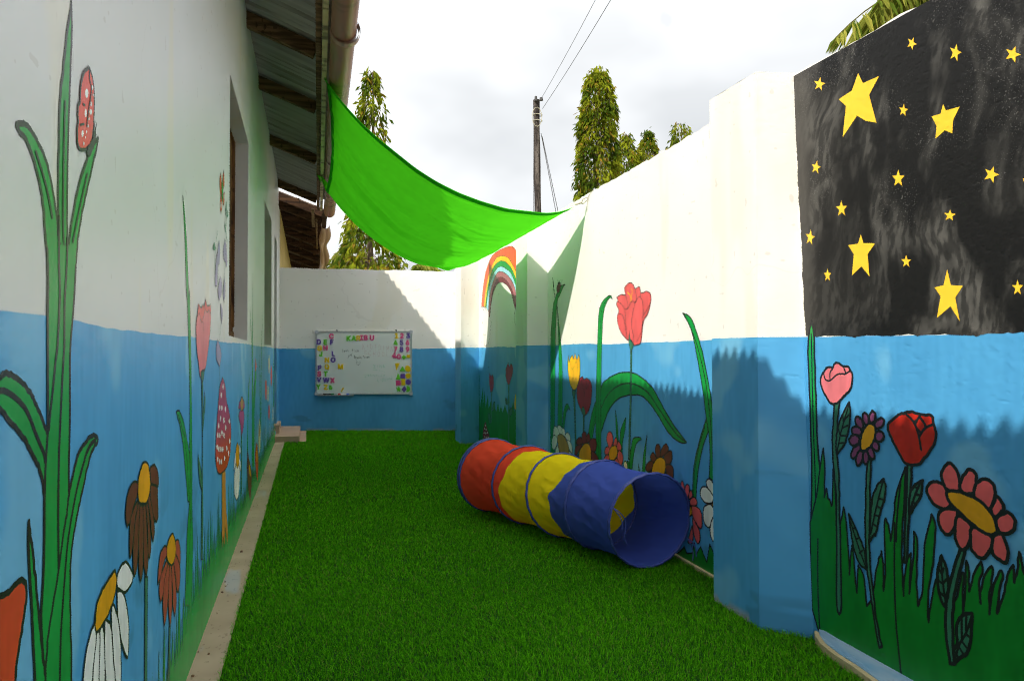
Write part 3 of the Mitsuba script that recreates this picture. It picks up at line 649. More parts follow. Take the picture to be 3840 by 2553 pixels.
 ('R', 'painted_leaves', 'tall dark green painted leaves with a ladybird at their tip', """f|blade|leaf|6|5093,1564!,5066,1479,5047,1401!,5081,1492
f|blade|leaf|6|4997,1367!,4960,1233,4923,1108,4893,985,4879,765,4887,470!,4991,458!,4960,760,4960,1009,4978,1197
f|blade|leaf|6|4959,1470!,4904,1488,4821,1490!,4867,1475,4922,1430,4986,1385,5016,1261,5036,1072,5044,756,5056,375,5044,213!,5138,199!,5146,364,5146,750,5141,1072,5121,1226,5082,1352,5035,1413
f|blade|leaf|6|4880,458!,4858,570,4815,629,4763,641,4718,601!,4763,609,4808,563,4844,462!
l|outline|ink|4|4997,1360,5074,1225,5094,1072,5098,753,5099,243
l|outline|ink|4|4930,1071,4916,763,4931,477
f|ladybird|maroon|6|4919,1474,4936,1454,4961,1443,4987,1446,5002,1462,5000,1484,4983,1504,4957,1515,4932,1511,4917,1496
f|ladybird|ink|0|4937,1510,4941,1506,4952,1504,4966,1505,4977,1509,4982,1513,4977,1517,4966,1519,4952,1518,4941,1514
f|ladybird|ink|0|4967,1486,4968,1483,4972,1482,4976,1482,4980,1484,4982,1487,4980,1490,4976,1491,4972,1491,4968,1489
f|ladybird|ink|0|4937,1479,4938,1476,4942,1474,4947,1475,4950,1477,4952,1480,4950,1483,4947,1484,4942,1484,4938,1482
f|ladybird|ink|0|4963,1464,4964,1462,4968,1460,4973,1460,4976,1462,4978,1466,4976,1468,4973,1470,4968,1470,4964,1467
f|ladybird|ink|0|4941,1459,4942,1456,4946,1455,4950,1455,4954,1457,4955,1460,4954,1463,4950,1464,4946,1464,4942,1462
l|outline|ink|3|4967,1515,4978,1541
l|outline|ink|3|4948,1515,4922,1539"""),
 ('R', 'painted_tulip', 'yellow painted tulip on a thin stem', """f|stem|stem|5|4657,700!,4624,702!,4605,430,4592,304!,4618,300!,4631,544
f|bloom|tulip_yellow|5|4758,989!,4738,939,4710,969,4670,990!,4643,959,4623,1002!,4584,960,4552,994!,4530,944,4533,852,4572,781,4634,745,4660,750,4728,796,4762,891
f|stem|stem|5|4677,742,4611,750,4624,708,4644,689!,4667,711
l|outline|ink|4|4728,945,4694,905,4660,894,4594,954
l|outline|ink|4|4660,894,4650,824
l|outline|ink|4|4594,956,4572,896"""),
 ('R', 'painted_tulip', 'maroon painted tulip beside the yellow tulip', """f|stem|stem|5|4471,596!,4447,598!,4453,466!,4471,463!
f|bloom|tulip_maroon|5|4483,848,4452,827,4407,840,4332,816,4318,750,4347,660,4422,598,4484,604,4572,677,4588,757,4540,823
f|stem|stem|5|4483,644,4446,635,4428,600,4459,588!,4499,614
l|outline|ink|4|4505,836,4483,786,4452,742,4452,708
l|outline|ink|4|4391,835,4437,766,4452,731
l|outline|ink|4|4347,815,4422,766"""),
 ('R', 'painted_blade', 'tall green painted blade curling over at its tip', """f|blade|leaf|6|4252,700!,4318,619,4377,491,4398,444!,4319,443!,4270,547,4241,582
f|blade|leaf|6|3991,1334!,4017,1356,4081,1350,4162,1313,4203,1251,4217,1122,4240,852,4252,581,4248,279!,4164,293!,4169,590,4163,909,4149,1121,4130,1237,4095,1304,4029,1344
l|outline|ink|4|4055,1343,4135,1301,4173,1228,4184,1068,4202,801,4210,585,4206,297
l|outline|ink|4|4258,602,4318,509,4339,452"""),
 ('R', 'painted_leaf', 'broad green painted leaf arching down to the right', """f|blade|leaf|7|4163,792,4083,843,3930,886,3799,900,3675,897,3569,871,3468,830,3391,773,3299,701,3211,642,3119,594,3116,584,3177,580,3246,595,3317,630,3392,684,3469,731,3570,774,3676,779,3799,765,3906,741,4006,688,4083,619,4137,551,4167,510!,4166,664!
l|outline|ink|7|4161,665,4057,756,3906,816,3765,838,3632,831,3508,796,3410,736,3299,667,3211,617,3127,589"""),
 ('R', 'painted_lily', 'coral painted lily with yellow stamens and a long stem', """f|stem|stem|5|3735,1028!,3717,1028!,3724,759,3739,536,3743,409!,3766,406!,3752,631,3738,825
f|bloom|coral|5|3752,1411,3696,1397,3674,1371,3620,1378,3599,1342,3527,1346,3482,1325,3487,1275,3517,1226,3568,1187,3589,1113,3610,1066,3675,1055,3697,1062,3730,1086,3775,1086,3857,1127,3905,1178,3917,1229,3893,1258,3929,1300,3904,1324,3924,1340,3856,1352,3802,1347,3816,1387
f|stem|stem|5|3750,1135!,3737,1086,3697,1062,3719,1028,3730,1018!,3757,1076
l|outline|ink|4|3802,1347,3775,1301,3770,1267
l|outline|ink|4|3904,1314,3845,1290,3809,1264,3770,1265
l|outline|ink|4|3674,1371,3652,1313,3674,1290
l|outline|ink|4|3599,1342,3605,1314
l|outline|ink|4|3810,1259,3798,1214,3791,1155,3775,1086
l|outline|ink|4|3770,1262,3718,1302,3679,1290,3707,1230,3719,1163,3697,1114,3692,1065
l|outline|ink|4|3679,1290,3631,1321,3589,1309,3572,1261,3579,1187,3600,1122,3653,1076
l|outline|ink|4|3572,1219,3527,1245,3491,1275
l|outline|ink|4|3893,1238,3845,1231,3810,1185,3791,1116
l|stamens|tulip_yellow|6|3729,1303,3736,1337,3775,1359
l|stamens|tulip_yellow|6|3725,1308,3711,1355,3718,1375"""),
 ('R', 'painted_blades', 'short green painted blades under the arching leaf', """f|blade|leaf|5|3948,672!,3919,594,3907,515,3895,477!,3931,512
f|blade|leaf|5|3800,641!,3812,566,3847,483,3859,313!,3895,307!,3883,518,3847,592
f|blade|leaf|5|3608,547,3666,544,3710,520,3743,438,3766,338!,3721,346!,3688,466,3655,513,3600,539!
f|blade|leaf|5|3529,570!,3546,485,3557,336!,3592,330!,3571,463
f|blade|leaf|5|3634,403!,3604,328!,3626,324!"""),
 ('R', 'painted_daisy', 'white painted daisy with a tan centre behind the tunnel', """f|petals|petal_white|5|5043,458,4974,445,4937,415,4982,382,5074,383,5074,424
f|petals|petal_white|5|4959,472,4907,470,4883,445,4878,417,4930,413,4982,454
f|petals|petal_white|5|4864,465,4828,447,4825,408,4871,413,4889,445
f|petals|petal_white|5|4772,441,4724,430,4717,388,4772,386,4821,406,4814,424
f|petals|petal_white|5|4744,389,4683,364,4670,305!,4724,323,4779,380
f|petals|petal_white|5|4738,319!,4683,298,4663,273,4650,242!,4745,241,4758,273
f|petals|petal_white|5|5050,391,4997,380,4989,339,5051,283,5097,289,5113,328,5089,371
f|petals|petal_white|5|4989,324!,4952,299,4945,235!,5051,219!,5020,289
f|petals|petal_white|5|4930,267!,4886,254,4879,235!,4923,229!
f|centre|tan|5|4982,389,4930,411,4864,413,4800,387,4758,354,4742,299,4786,257,4857,258,4915,274,4959,308"""),
 ('R', 'painted_daisy', 'maroon painted daisy with a large yellow centre', """f|petals|maroon|6|4533,437,4495,430,4477,396,4591,383,4584,414
f|petals|maroon|6|4452,485,4415,476,4403,419,4470,401,4495,435,4483,468
f|petals|maroon|6|4379,482,4350,470,4350,435,4397,420,4409,450
f|petals|maroon|6|4291,460,4246,452,4237,415,4269,376,4326,376,4359,416,4350,439
f|petals|maroon|6|4483,393,4546,346,4597,306,4630,310,4617,354,4571,379
f|petals|maroon|6|4321,366,4257,369,4213,345,4196,288!,4327,266!
f|petals|maroon|6|4546,313,4610,285,4637,235!,4540,250!
f|centre|yolk|6|4409,414,4373,414,4338,392,4326,341,4332,270!,4540,236!,4548,295,4533,347,4483,382,4446,405"""),
 ('R', 'painted_daisy', 'coral painted daisy with a round yellow centre', """f|petals|coral|6|4036,533,3995,525,3980,482,4000,446,4031,428!,4072,470,4072,503
f|petals|coral|6|3935,508,3916,494,3925,461,3975,458,3960,488
f|petals|coral|6|3901,490,3863,473,3863,445,3911,436,3925,461
f|petals|coral|6|4057,439,4031,428,4041,395,4099,383,4106,407,4083,431
f|petals|coral|6|4062,390,4036,371,4057,302!,4115,297!,4120,346,4093,375
f|petals|coral|6|3901,436,3853,431,3836,397,3858,356,3897,360,3916,389
f|petals|coral|6|4031,360!,4006,356,3988,305!,4062,293!
f|petals|coral|6|3985,363!,3960,367,3941,309!,3991,301!
f|petals|coral|6|3916,389!,3882,351,3882,315!,3941,305!,3955,367
f|centre|yolk|6|3975,454,3930,456,3913,426,3931,391,3980,366,4026,365,4041,395,4021,431
f|bud|cream|6|3807,389,3779,379,3761,327!,3816,322!,3825,368
f|bud|cream|6|3734,357,3714,328!,3747,322!
f|blade|leaf|6|3779,394!,3747,380,3756,324!,3770,349"""),
 ('R', 'painted_daisy', 'brown painted daisy above the tunnel mouth', """f|petals|brown|6|3403,539,3379,528,3379,478,3421,467,3430,516
f|petals|brown|6|3315,553,3292,540,3292,518,3338,490,3373,479,3361,520
f|petals|brown|6|3270,524,3248,503,3264,463,3310,448,3338,484
f|petals|brown|6|3281,454,3242,445,3237,408,3254,379,3298,387,3315,439
f|petals|brown|6|3458,489,3427,471,3421,455,3452,436,3489,456
f|petals|brown|6|3489,439,3452,434,3467,397,3527,376,3540,400
f|petals|brown|6|3477,390,3467,357!,3527,347!
f|petals|brown|6|3321,410!,3296,366!,3345,357!
f|centre|yolk|6|3367,476,3321,465,3321,416,3356,360!,3440,357,3471,385,3452,428,3409,463"""),
 ('R', 'painted_daisy', 'coral painted daisy half hidden by the blue tunnel mouth', """f|petals|coral|6|3183,378,3162,369,3157,344!,3204,356!
f|petals|coral|6|3146,393,3125,365,3120,330!,3157,349,3159,380
f|petals|coral|6|3099,386,3079,379,3082,348,3095,314!,3120,335,3117,372
f|petals|coral|6|3064,364,3052,354,3054,333,3087,314!,3082,348
f|petals|coral|6|3044,335,3015,331,3008,312,3025,298,3065,290,3074,314
f|petals|coral|6|3045,294,2996,295,2967,271,2965,217,2982,203,3016,220,3050,247,3060,286
f|petals|coral|6|3050,242!,3006,207,2982,178,2987,140,3006,128,3026,142,3045,183
f|petals|coral|6|3055,201!,3045,162,3050,120,3075,106,3095,109!
f|centre|yolk|6|3075,288,3057,276,3057,251,3080,236!"""),
 ('R', 'painted_daisy', 'white painted daisy half hidden by the near pillar', """f|petals|petal_white|7|2902,447,2866,434,2846,413,2844,380,2862,372!,2911,401,2928,427
f|petals|petal_white|7|2948,404,2902,398,2862,369,2875,345,2930,331,2972,350,2976,383
f|petals|petal_white|7|2893,334,2857,315,2866,284,2894,234,2921,225,2949,246,2953,294,2930,321
f|petals|petal_white|7|2844,308!,2845,174!,2867,171,2889,192,2894,229,2875,272
f|centre|yolk|7|2841,378!,2871,356,2873,331,2842,314!"""),
 ('R', 'painted_leaves', 'two green painted leaves leaning beside the near pillar', """f|blade|leaf|6|2925,720!,2955,670,3000,586,3040,476,3056,336!,3021,335!,3001,466,2955,592,2914,659
f|blade|leaf|6|3141,1210!,3092,1199,3045,1165,3006,1104,2968,1040,2939,969,2910,885,2881,794,2860,673,2847,568,2847,438!,2904,451!,2897,561,2904,637,2925,712,2947,804,2976,905,3006,992,3037,1080,3076,1146
l|outline|ink|6|3125,1201,3061,1129,3014,1064,2969,977,2932,884,2903,769,2882,640,2868,465
l|outline|ink|6|2940,680,2993,579,3032,461,3040,339
l|outline|ink|6|2866,1025,2864,826,2871,794"""),
 ('R', 'painted_grass', 'zigzag green painted grass at the foot of the wall', """f|grass|grass_paint|7|3255,-14!,3147,63,3131,78!,3106,54!,3055,68!,3035,122!,3016,74!,2978,120!,2926,60!,2899,151!,2832,87!,2832,0!,3066,-4!,3255,-10!"""),
 ('R', 'painted_rainbow', 'painted rainbow arch ending in a white cloud', """f|band|rainbow_red|4|7429,1470!,7379,1597,7299,1748,7167,1863,6966,1951,6670,1974,6373,1967,6188,1942,6056,1877!,6056,1685!,6234,1801,6373,1867,6568,1905,6775,1914,6938,1866,7079,1798,7196,1683,7274,1561,7311,1464!
f|band|tulip_yellow|4|7311,1464!,7274,1561,7196,1683,7079,1798,6938,1866,6775,1914,6568,1905,6373,1867,6234,1801,6056,1685!,6056,1613!,6211,1737,6349,1801,6518,1852,6696,1865,6883,1839,7022,1765,7137,1664,7208,1557,7250,1454!
f|band|leaf|4|7250,1454!,7208,1557,7137,1664,7022,1765,6883,1839,6696,1865,6518,1852,6349,1801,6211,1737,6056,1613!,6056,1541!,6166,1647,6279,1719,6469,1782,6644,1814,6828,1793,6965,1732,7079,1646,7155,1540,7196,1444!
f|band|sky_paint|4|7196,1444!,7155,1540,7079,1646,6965,1732,6828,1793,6644,1814,6469,1782,6279,1719,6166,1647,6056,1541!,6056,1481!,6144,1584,6256,1655,6421,1720,6593,1760,6748,1765,6882,1711,7005,1626,7079,1521,7119,1412!
f|band|violet|4|7119,1412!,7079,1521,7005,1626,6882,1711,6748,1765,6593,1760,6421,1720,6256,1655,6144,1584,6056,1481!,6091,1411!,6166,1513,6279,1595,6445,1672,6619,1711,6748,1706,6910,1632,6993,1529,7039,1436,7079,1341!
f|band|maroon|4|7079,1341!,7039,1436,6993,1529,6910,1632,6748,1706,6619,1711,6445,1672,6279,1595,6166,1513,6091,1411!,6117,1376!,6188,1465,6256,1538,6373,1603,6543,1652,6722,1657,6882,1603,6982,1501,7050,1353!
l|outline|ink|4|7492,1459,7441,1471,7372,1453,7323,1429,7274,1455,7208,1423,7154,1442,7096,1411
l|outline|ink|4|7537,1373,7518,1365
l|outline|ink|4|7378,1302,7347,1297
l|outline|ink|4|7335,1179,7274,1161,7225,1177
l|outline|ink|4|7061,1354,7004,1311,7004,1242,7038,1174,7078,1105,7136,1071
l|outline|ink|4|7298,1062,7225,1054,7166,1067
l|outline|ink|4|7441,1101,7390,1090
l|outline|ink|4|7397,1050,7378,993,7409,932
l|outline|ink|4|6122,1377,6148,1317,6109,1237
l|outline|ink|4|7195,966,7189,924
l|outline|ink|4|7096,925,7084,829"""),
 ('R', 'painted_tulip', 'dark red painted tulip nearest the end wall', """f|stem|stem|0|6992,599!,6970,600!,6970,287!,7015,282!
f|bloom|tulip_maroon|5|7061,781!,6993,749,6937,772!,6898,713,6909,644,6976,593,7038,610,7078,691
f|leaf|stem|5|6844,458,6872,430,6908,412,6938,410,6951,427,6941,455,6913,483,6877,501,6847,502,6835,486
f|leaf|stem|5|7010,326,7001,294,7014,272,7046,268,7083,283,7112,312,7121,344,7107,366,7075,370,7038,355"""),
 ('R', 'painted_tulip', 'dark red painted tulip below the rainbow', """f|stem|stem|0|6345,707!,6316,708!,6316,130!,6363,124!
f|bloom|tulip_maroon|5|6349,900!,6316,863,6256,892!,6202,867,6197,818,6256,754,6326,701,6397,723,6435,784,6430,848,6397,861
f|leaf|stem|5|6369,544,6365,526,6378,513,6404,510,6433,518,6454,534,6458,553,6444,566,6418,569,6389,561
f|leaf|stem|5|6216,460,6238,437,6267,422,6292,421,6304,434,6297,457,6275,480,6246,495,6221,495,6210,482"""),
 ('R', 'painted_grass', 'dark green painted grass below the rainbow', """f|grass|grass_paint|0|7600,-11!,7614,502,7523,750!,7523,508,7491,394!,7440,471,7346,628!,7365,404!,7285,588!,7236,415!,7136,548!,7107,412!,7021,501!,6964,396!,6881,471,6795,411!,6721,503!,6669,422!,6618,485!,6558,419!,6469,503!,6373,423!,6279,494!,6247,459!,6188,562!,6135,469!,6057,500!,6057,58!,6881,7!"""),
 ('R', 'painted_mushroom', 'small maroon painted toadstool with white dots', """f|stalk|petal_white|4|7260,85!,7188,94!,7182,41!,7278,29!
f|cap|maroon|4|7242,273!,7165,211,7077,152,7095,94,7284,77,7358,104,7333,178
f|spots|petal_white|0|7227,230,7230,224,7238,219,7247,218,7254,221,7257,226,7254,233,7247,237,7238,238,7230,235
f|spots|petal_white|0|7263,193,7266,187,7274,183,7283,182,7291,184,7294,190,7291,196,7283,201,7274,202,7266,199
f|spots|petal_white|0|7191,194,7194,188,7202,184,7211,183,7218,185,7221,191,7218,197,7211,201,7202,202,7194,200
f|spots|petal_white|0|7287,148,7290,142,7298,137,7307,136,7315,139,7318,145,7315,151,7307,155,7298,156,7290,154
f|spots|petal_white|0|7209,153,7212,147,7219,142,7229,141,7236,144,7239,149,7236,156,7229,160,7219,161,7212,158
f|spots|petal_white|0|7138,165,7141,159,7148,155,7158,154,7165,157,7168,162,7165,168,7158,172,7148,173,7141,171
f|spots|petal_white|0|7251,110,7254,104,7261,99,7271,98,7278,101,7281,106,7278,112,7271,117,7261,118,7254,115
f|spots|petal_white|0|7174,115,7176,109,7184,105,7193,103,7200,106,7203,112,7200,118,7193,122,7184,123,7176,121
f|spots|petal_white|0|7103,121,7106,115,7113,110,7122,109,7130,112,7132,117,7130,123,7122,128,7113,129,7106,126"""),
 ('R', 'painted_butterfly', 'orange painted butterfly wing at the edge of the far pillar', """f|wings|tulip_yellow|4|6113,628!,6144,565,6135,493,6057,488!,6057,619!"""),
 ('R', 'painted_night_sky', 'black painted night sky panel with grey brush streaks', """f||night|0|2320,2072!,2310,1981,2298,1885,2289,1767,2281,1657,2271,1556,2263,1448,2257,1308,2249,1185,2237,1086!,2053,1083,1869,1083,1677,1085,1563,1081,1494,1084,1405,1088,1311,1091!,1254,2074!,1481,2081!,1734,2079!,1881,2075!,2061,2082!,2184,2086!"""),
 ('R', 'painted_star', '', """f||star|0|1973,1956!,1952,1915!,1882,1913!,1925,1867!,1894,1767!,1940,1787!,1979,1816!,2046,1763!,2030,1865!,2064,1899!,2002,1908!"""),
 ('R', 'painted_star', '', """f||star|0|1642,1745!,1633,1724!,1588,1720!,1609,1689!,1612,1652!,1637,1668!,1669,1653!,1665,1689!,1682,1722!,1651,1720!"""),
 ('R', 'painted_star', '', """f||star|0|1964,1419!,1952,1388!,1902,1381!,1934,1350!,1927,1277!,1962,1313!,2005,1287!,1996,1357!,2022,1391!,1976,1390!"""),
 ('R', 'painted_star', '', """f||star|0|1631,1269!,1619,1223!,1580,1218!,1605,1187!,1591,1120!,1621,1163!,1667,1132!,1654,1194!,1675,1221!,1644,1225!"""),
 ('R', 'painted_star', '', """f||star|0|2156,2009!,2152,1990!,2131,1978!,2150,1976!,2148,1958!,2163,1976!,2184,1975!,2174,1988!,2189,2007!,2167,1997!"""),
 ('R', 'painted_star', '', """f||star|0|1744,1980!,1746,1966!,1734,1955!,1747,1956!,1749,1943!,1756,1958!,1769,1961!,1760,1969!,1766,1985!,1754,1974!"""),
 ('R', 'painted_star', '', """f||star|0|1596,1900!,1594,1881!,1581,1870!,1594,1868!,1594,1849!,1603,1867!,1617,1866!,1609,1879!,1618,1898!,1604,1888!"""),
 ('R', 'painted_star', '', """f||star|0|1422,1823!,1422,1807!,1407,1795!,1422,1796!,1423,1781!,1433,1797!,1449,1800!,1439,1809!,1448,1826!,1432,1815!"""),
 ('R', 'painted_star', '', """f||star|0|1783,1792!,1780,1777!,1767,1770!,1778,1767!,1777,1752!,1787,1765!,1799,1762!,1793,1774!,1802,1787!,1789,1781!"""),
 ('R', 'painted_star', '', """f||star|0|2174,1715!,2172,1697!,2154,1688!,2170,1685!,2169,1667!,2182,1683!,2200,1680!,2191,1694!,2204,1710!,2185,1703!"""),
 ('R', 'painted_star', '', """f||star|0|1806,1596!,1800,1576!,1782,1571!,1796,1562!,1791,1542!,1806,1556!,1822,1549!,1817,1567!,1831,1582!,1813,1579!"""),
 ('R', 'painted_star', '', """f||star|0|1484,1528!,1484,1512!,1469,1502!,1484,1500!,1486,1484!,1495,1499!,1512,1499!,1502,1511!,1510,1527!,1495,1518!"""),
 ('R', 'painted_star', '', """f||star|0|2054,1549!,2046,1528!,2026,1525!,2041,1514!,2035,1494!,2052,1508!,2069,1499!,2064,1518!,2081,1533!,2060,1531!"""),
 ('R', 'painted_star', '', """f||star|0|1620,1438!,1616,1426!,1601,1422!,1614,1417!,1611,1405!,1623,1414!,1636,1411!,1630,1421!,1641,1432!,1626,1428!"""),
 ('R', 'painted_star', '', """f||star|0|2209,1474!,2205,1452!,2187,1445!,2204,1437!,2202,1416!,2215,1433!,2232,1426!,2224,1445!,2237,1462!,2218,1457!"""),
 ('R', 'painted_star', '', """f||star|0|1777,1328!,1772,1314!,1758,1312!,1769,1305!,1765,1290!,1777,1300!,1789,1293!,1785,1306!,1796,1317!,1782,1316!"""),
 ('R', 'painted_star', '', """f||star|0|2122,1324!,2118,1307!,2104,1305!,2115,1295!,2111,1278!,2123,1289!,2135,1280!,2131,1297!,2142,1309!,2128,1308!"""),
 ('R', 'painted_star', '', """f||star|0|1420,1221!,1416,1207!,1405,1205!,1414,1197!,1411,1182!,1420,1191!,1430,1183!,1426,1198!,1435,1208!,1424,1207!"""),
 ('R', 'painted_star', '', """f||star|0|1399,1481!,1397,1476!,1392,1475!,1396,1472!,1395,1468!,1399,1471!,1403,1469!,1402,1474!,1405,1478!,1401,1477!"""),
 ('R', 'painted_blade', 'bright green painted blade at the edge of the near pillar', """f|blade|leaf|9|2207,1141!,2195,1078,2189,937,2184,813,2176,682,2164,569,2165,356,2168,323!,2214,310!,2214,343,2209,561,2212,727,2220,894,2227,1061
l|outline|ink|6|2209,1095,2205,936,2200,770,2192,606,2186,400"""),
 ('R', 'painted_tulip', 'pale pink painted tulip on a grey green stem', """f|stem|stem|8|2091,851!,2063,858!,2074,809,2079,742,2081,698,2075,655,2069,568,2068,481,2065,408,2060,166,2082,158,2082,404,2082,522,2089,587,2098,673,2101,740,2096,784
f|leaf|stem|8|2019,863!,2015,827,2019,784,2038,725,2062,694,2081,680!,2082,720,2074,769,2052,815
f|bloom|tulip_pink|8|2076,994,2058,987,2045,981,2024,982,2013,969,2004,952,2007,922,2019,900,2046,881,2064,862,2096,849,2121,862,2140,883,2157,914,2158,937,2146,955,2130,972,2114,977,2097,973,2092,986
l|outline|ink|6|2143,951,2134,933,2111,930,2079,951,2055,956,2035,956,2041,972,2045,981
l|outline|ink|6|2111,930,2111,957,2097,973
l|outline|ink|6|2035,956,2013,968
l|outline|ink|6|2020,852,2043,798,2062,744,2078,685
l|outline|ink|6|2043,798,2022,818
l|outline|ink|6|2053,771,2025,783
l|outline|ink|6|2062,744,2035,747
l|outline|ink|6|2068,717,2044,722
l|outline|ink|6|2046,794,2049,815
l|outline|ink|6|2062,744,2071,769"""),
 ('R', 'painted_daisy', 'purple painted daisy with an oval yellow centre', """f|stem|stem|8|1938,682!,1922,685!,1926,595,1931,442,1931,418,1926,329,1912,230,1898,162,1879,97!,1891,92!,1912,178,1931,276,1943,339,1946,414,1948,438,1946,550,1941,634
f|leaf|stem|8|1870,629!,1861,607,1867,566,1886,513,1902,449,1911,445,1929,417!,1930,462,1927,443,1924,513,1915,564,1896,605
f|leaf|stem|8|2023,486!,2002,460,1971,415,1951,375,1943,324!,1972,331,1997,369,2013,427
f|petals|purple|8|1959,802,1955,790,1958,781,1967,777,1977,781,1987,791,1991,804,1988,814,1979,817,1968,813
f|petals|purple|8|1932,816,1932,805,1936,796,1943,794,1951,800,1957,810,1957,822,1953,830,1946,832,1938,827
f|petals|purple|8|1903,822,1907,810,1914,803,1922,802,1927,809,1928,821,1924,833,1917,840,1910,840,1904,833
f|petals|purple|8|1873,797,1885,789,1897,787,1904,791,1905,800,1898,811,1886,818,1875,821,1867,817,1867,808
f|petals|purple|8|1963,763,1972,756,1986,753,1999,756,2007,764,2007,773,1997,781,1983,783,1970,780,1962,772
f|petals|purple|8|1972,740,1976,729,1988,721,2002,719,2014,724,2019,734,2014,745,2002,753,1988,755,1976,750
f|petals|purple|8|1973,695,1986,683,2000,676,2009,679,2010,690,2002,705,1989,718,1975,724,1966,721,1965,710
f|petals|purple|8|1958,681,1965,666,1974,657,1983,657,1988,666,1987,681,1980,696,1970,705,1961,705,1956,696
f|petals|purple|8|1932,690,1933,677,1938,668,1946,666,1953,673,1956,685,1955,698,1950,707,1942,708,1935,702
f|petals|purple|8|1908,710,1906,698,1909,689,1917,686,1926,691,1933,701,1935,713,1931,722,1923,725,1914,720
f|petals|purple|8|1889,737,1886,727,1889,719,1897,715,1907,717,1915,724,1918,734,1915,742,1907,746,1897,744
f|petals|purple|8|1866,766,1870,755,1879,748,1891,746,1900,751,1903,761,1900,772,1890,779,1879,780,1870,775
f|centre|yolk|8|1928,800,1906,794,1902,772,1914,737,1939,713,1962,708,1967,726,1962,756,1950,780
l|outline|ink|6|1872,621,1891,561,1908,504,1924,444
l|outline|ink|6|1891,565,1870,565
l|outline|ink|6|1897,539,1878,535
l|outline|ink|6|1908,508,1886,509
l|outline|ink|6|1916,478,1896,474
l|outline|ink|6|2018,472,1982,397,1946,331
l|outline|ink|6|2002,441,1990,448
l|outline|ink|6|1990,410,1973,418
l|outline|ink|6|1973,368,1959,380"""),
 ('R', 'painted_tulip', 'deep red painted tulip with black petal lines', """f|stem|stem|9|1775,692!,1758,695!,1765,600,1772,501,1781,394!,1790,391!,1781,569
f|leaf|stem|9|1720,653!,1725,608,1755,560,1770,537!,1767,599,1746,635
f|bloom|deep_red|9|1762,852,1728,847,1687,847,1679,824,1671,792,1679,764,1703,730,1728,703,1754,693,1784,694,1806,719,1833,758,1849,785,1847,807,1815,835,1788,845
l|outline|ink|8|1779,843,1753,824,1735,791,1724,743
l|outline|ink|8|1724,792,1745,814,1728,843
l|outline|ink|8|1751,820,1740,828
l|outline|ink|8|1732,778,1711,807,1679,823
l|outline|ink|8|1726,837,1711,821,1707,809
l|outline|ink|8|1729,641,1750,596,1768,544
l|outline|ink|8|1746,607,1729,607
l|outline|ink|8|1756,581,1742,577
l|outline|ink|8|1737,626,1746,628"""),
 ('R', 'painted_daisy', 'large coral painted daisy with a tilted oval yellow centre', """f|stem|stem|10|1592,483!,1575,488!,1595,417,1608,367,1617,296,1617,228,1612,158!,1627,151!,1639,219,1641,288,1632,355,1616,410
f|leaf|stem|10|1555,318!,1558,273,1568,211,1591,184,1612,161!,1615,192,1601,220,1606,250,1596,290,1575,311
f|leaf|stem|10|1655,448!,1640,422,1631,383,1632,350,1643,305!,1657,324,1668,362,1665,405
l|outline|ink|7|1556,313,1575,257,1596,218,1612,166
l|outline|ink|7|1565,281,1558,277
l|outline|ink|7|1575,255,1563,251
l|outline|ink|7|1588,230,1573,218
l|outline|ink|7|1599,212,1583,196
l|outline|ink|7|1607,191,1599,178
l|outline|ink|7|1588,293,1588,239
l|outline|ink|7|1573,310,1575,266
l|outline|ink|7|1655,441,1651,386,1643,333,1638,316
l|outline|ink|7|1663,410,1653,399,1646,415
l|outline|ink|7|1668,376,1650,372,1635,389
l|outline|ink|7|1662,345,1643,335,1632,355
f|petals|coral|10|1696,644,1672,658,1644,653,1634,632,1622,602,1645,584,1680,593,1702,619
f|petals|coral|10|1628,718,1602,703,1593,673,1594,647,1625,641,1644,653,1652,688
f|petals|coral|10|1562,711,1541,701,1541,670,1553,645,1588,648,1586,680
f|petals|coral|10|1510,694,1486,680,1487,643,1500,616,1531,628,1548,646,1537,680
f|petals|coral|10|1480,654,1460,636,1464,618,1484,598,1497,617,1487,637
f|petals|coral|10|1451,619,1429,602,1435,574,1464,560,1477,569,1480,596
f|petals|coral|10|1649,582,1603,590,1603,555,1626,517,1653,523,1663,554
f|petals|coral|10|1599,575,1559,562,1560,514,1581,484,1603,503,1607,541
f|petals|coral|10|1552,554,1497,546,1497,512,1521,478,1553,491,1558,521
f|petals|coral|10|1487,549,1464,557,1448,520,1455,488,1478,490,1494,507
f|centre|yolk|10|1633,636,1603,644,1552,639,1510,620,1487,594,1480,559,1504,547,1545,559,1595,589,1625,608"""),
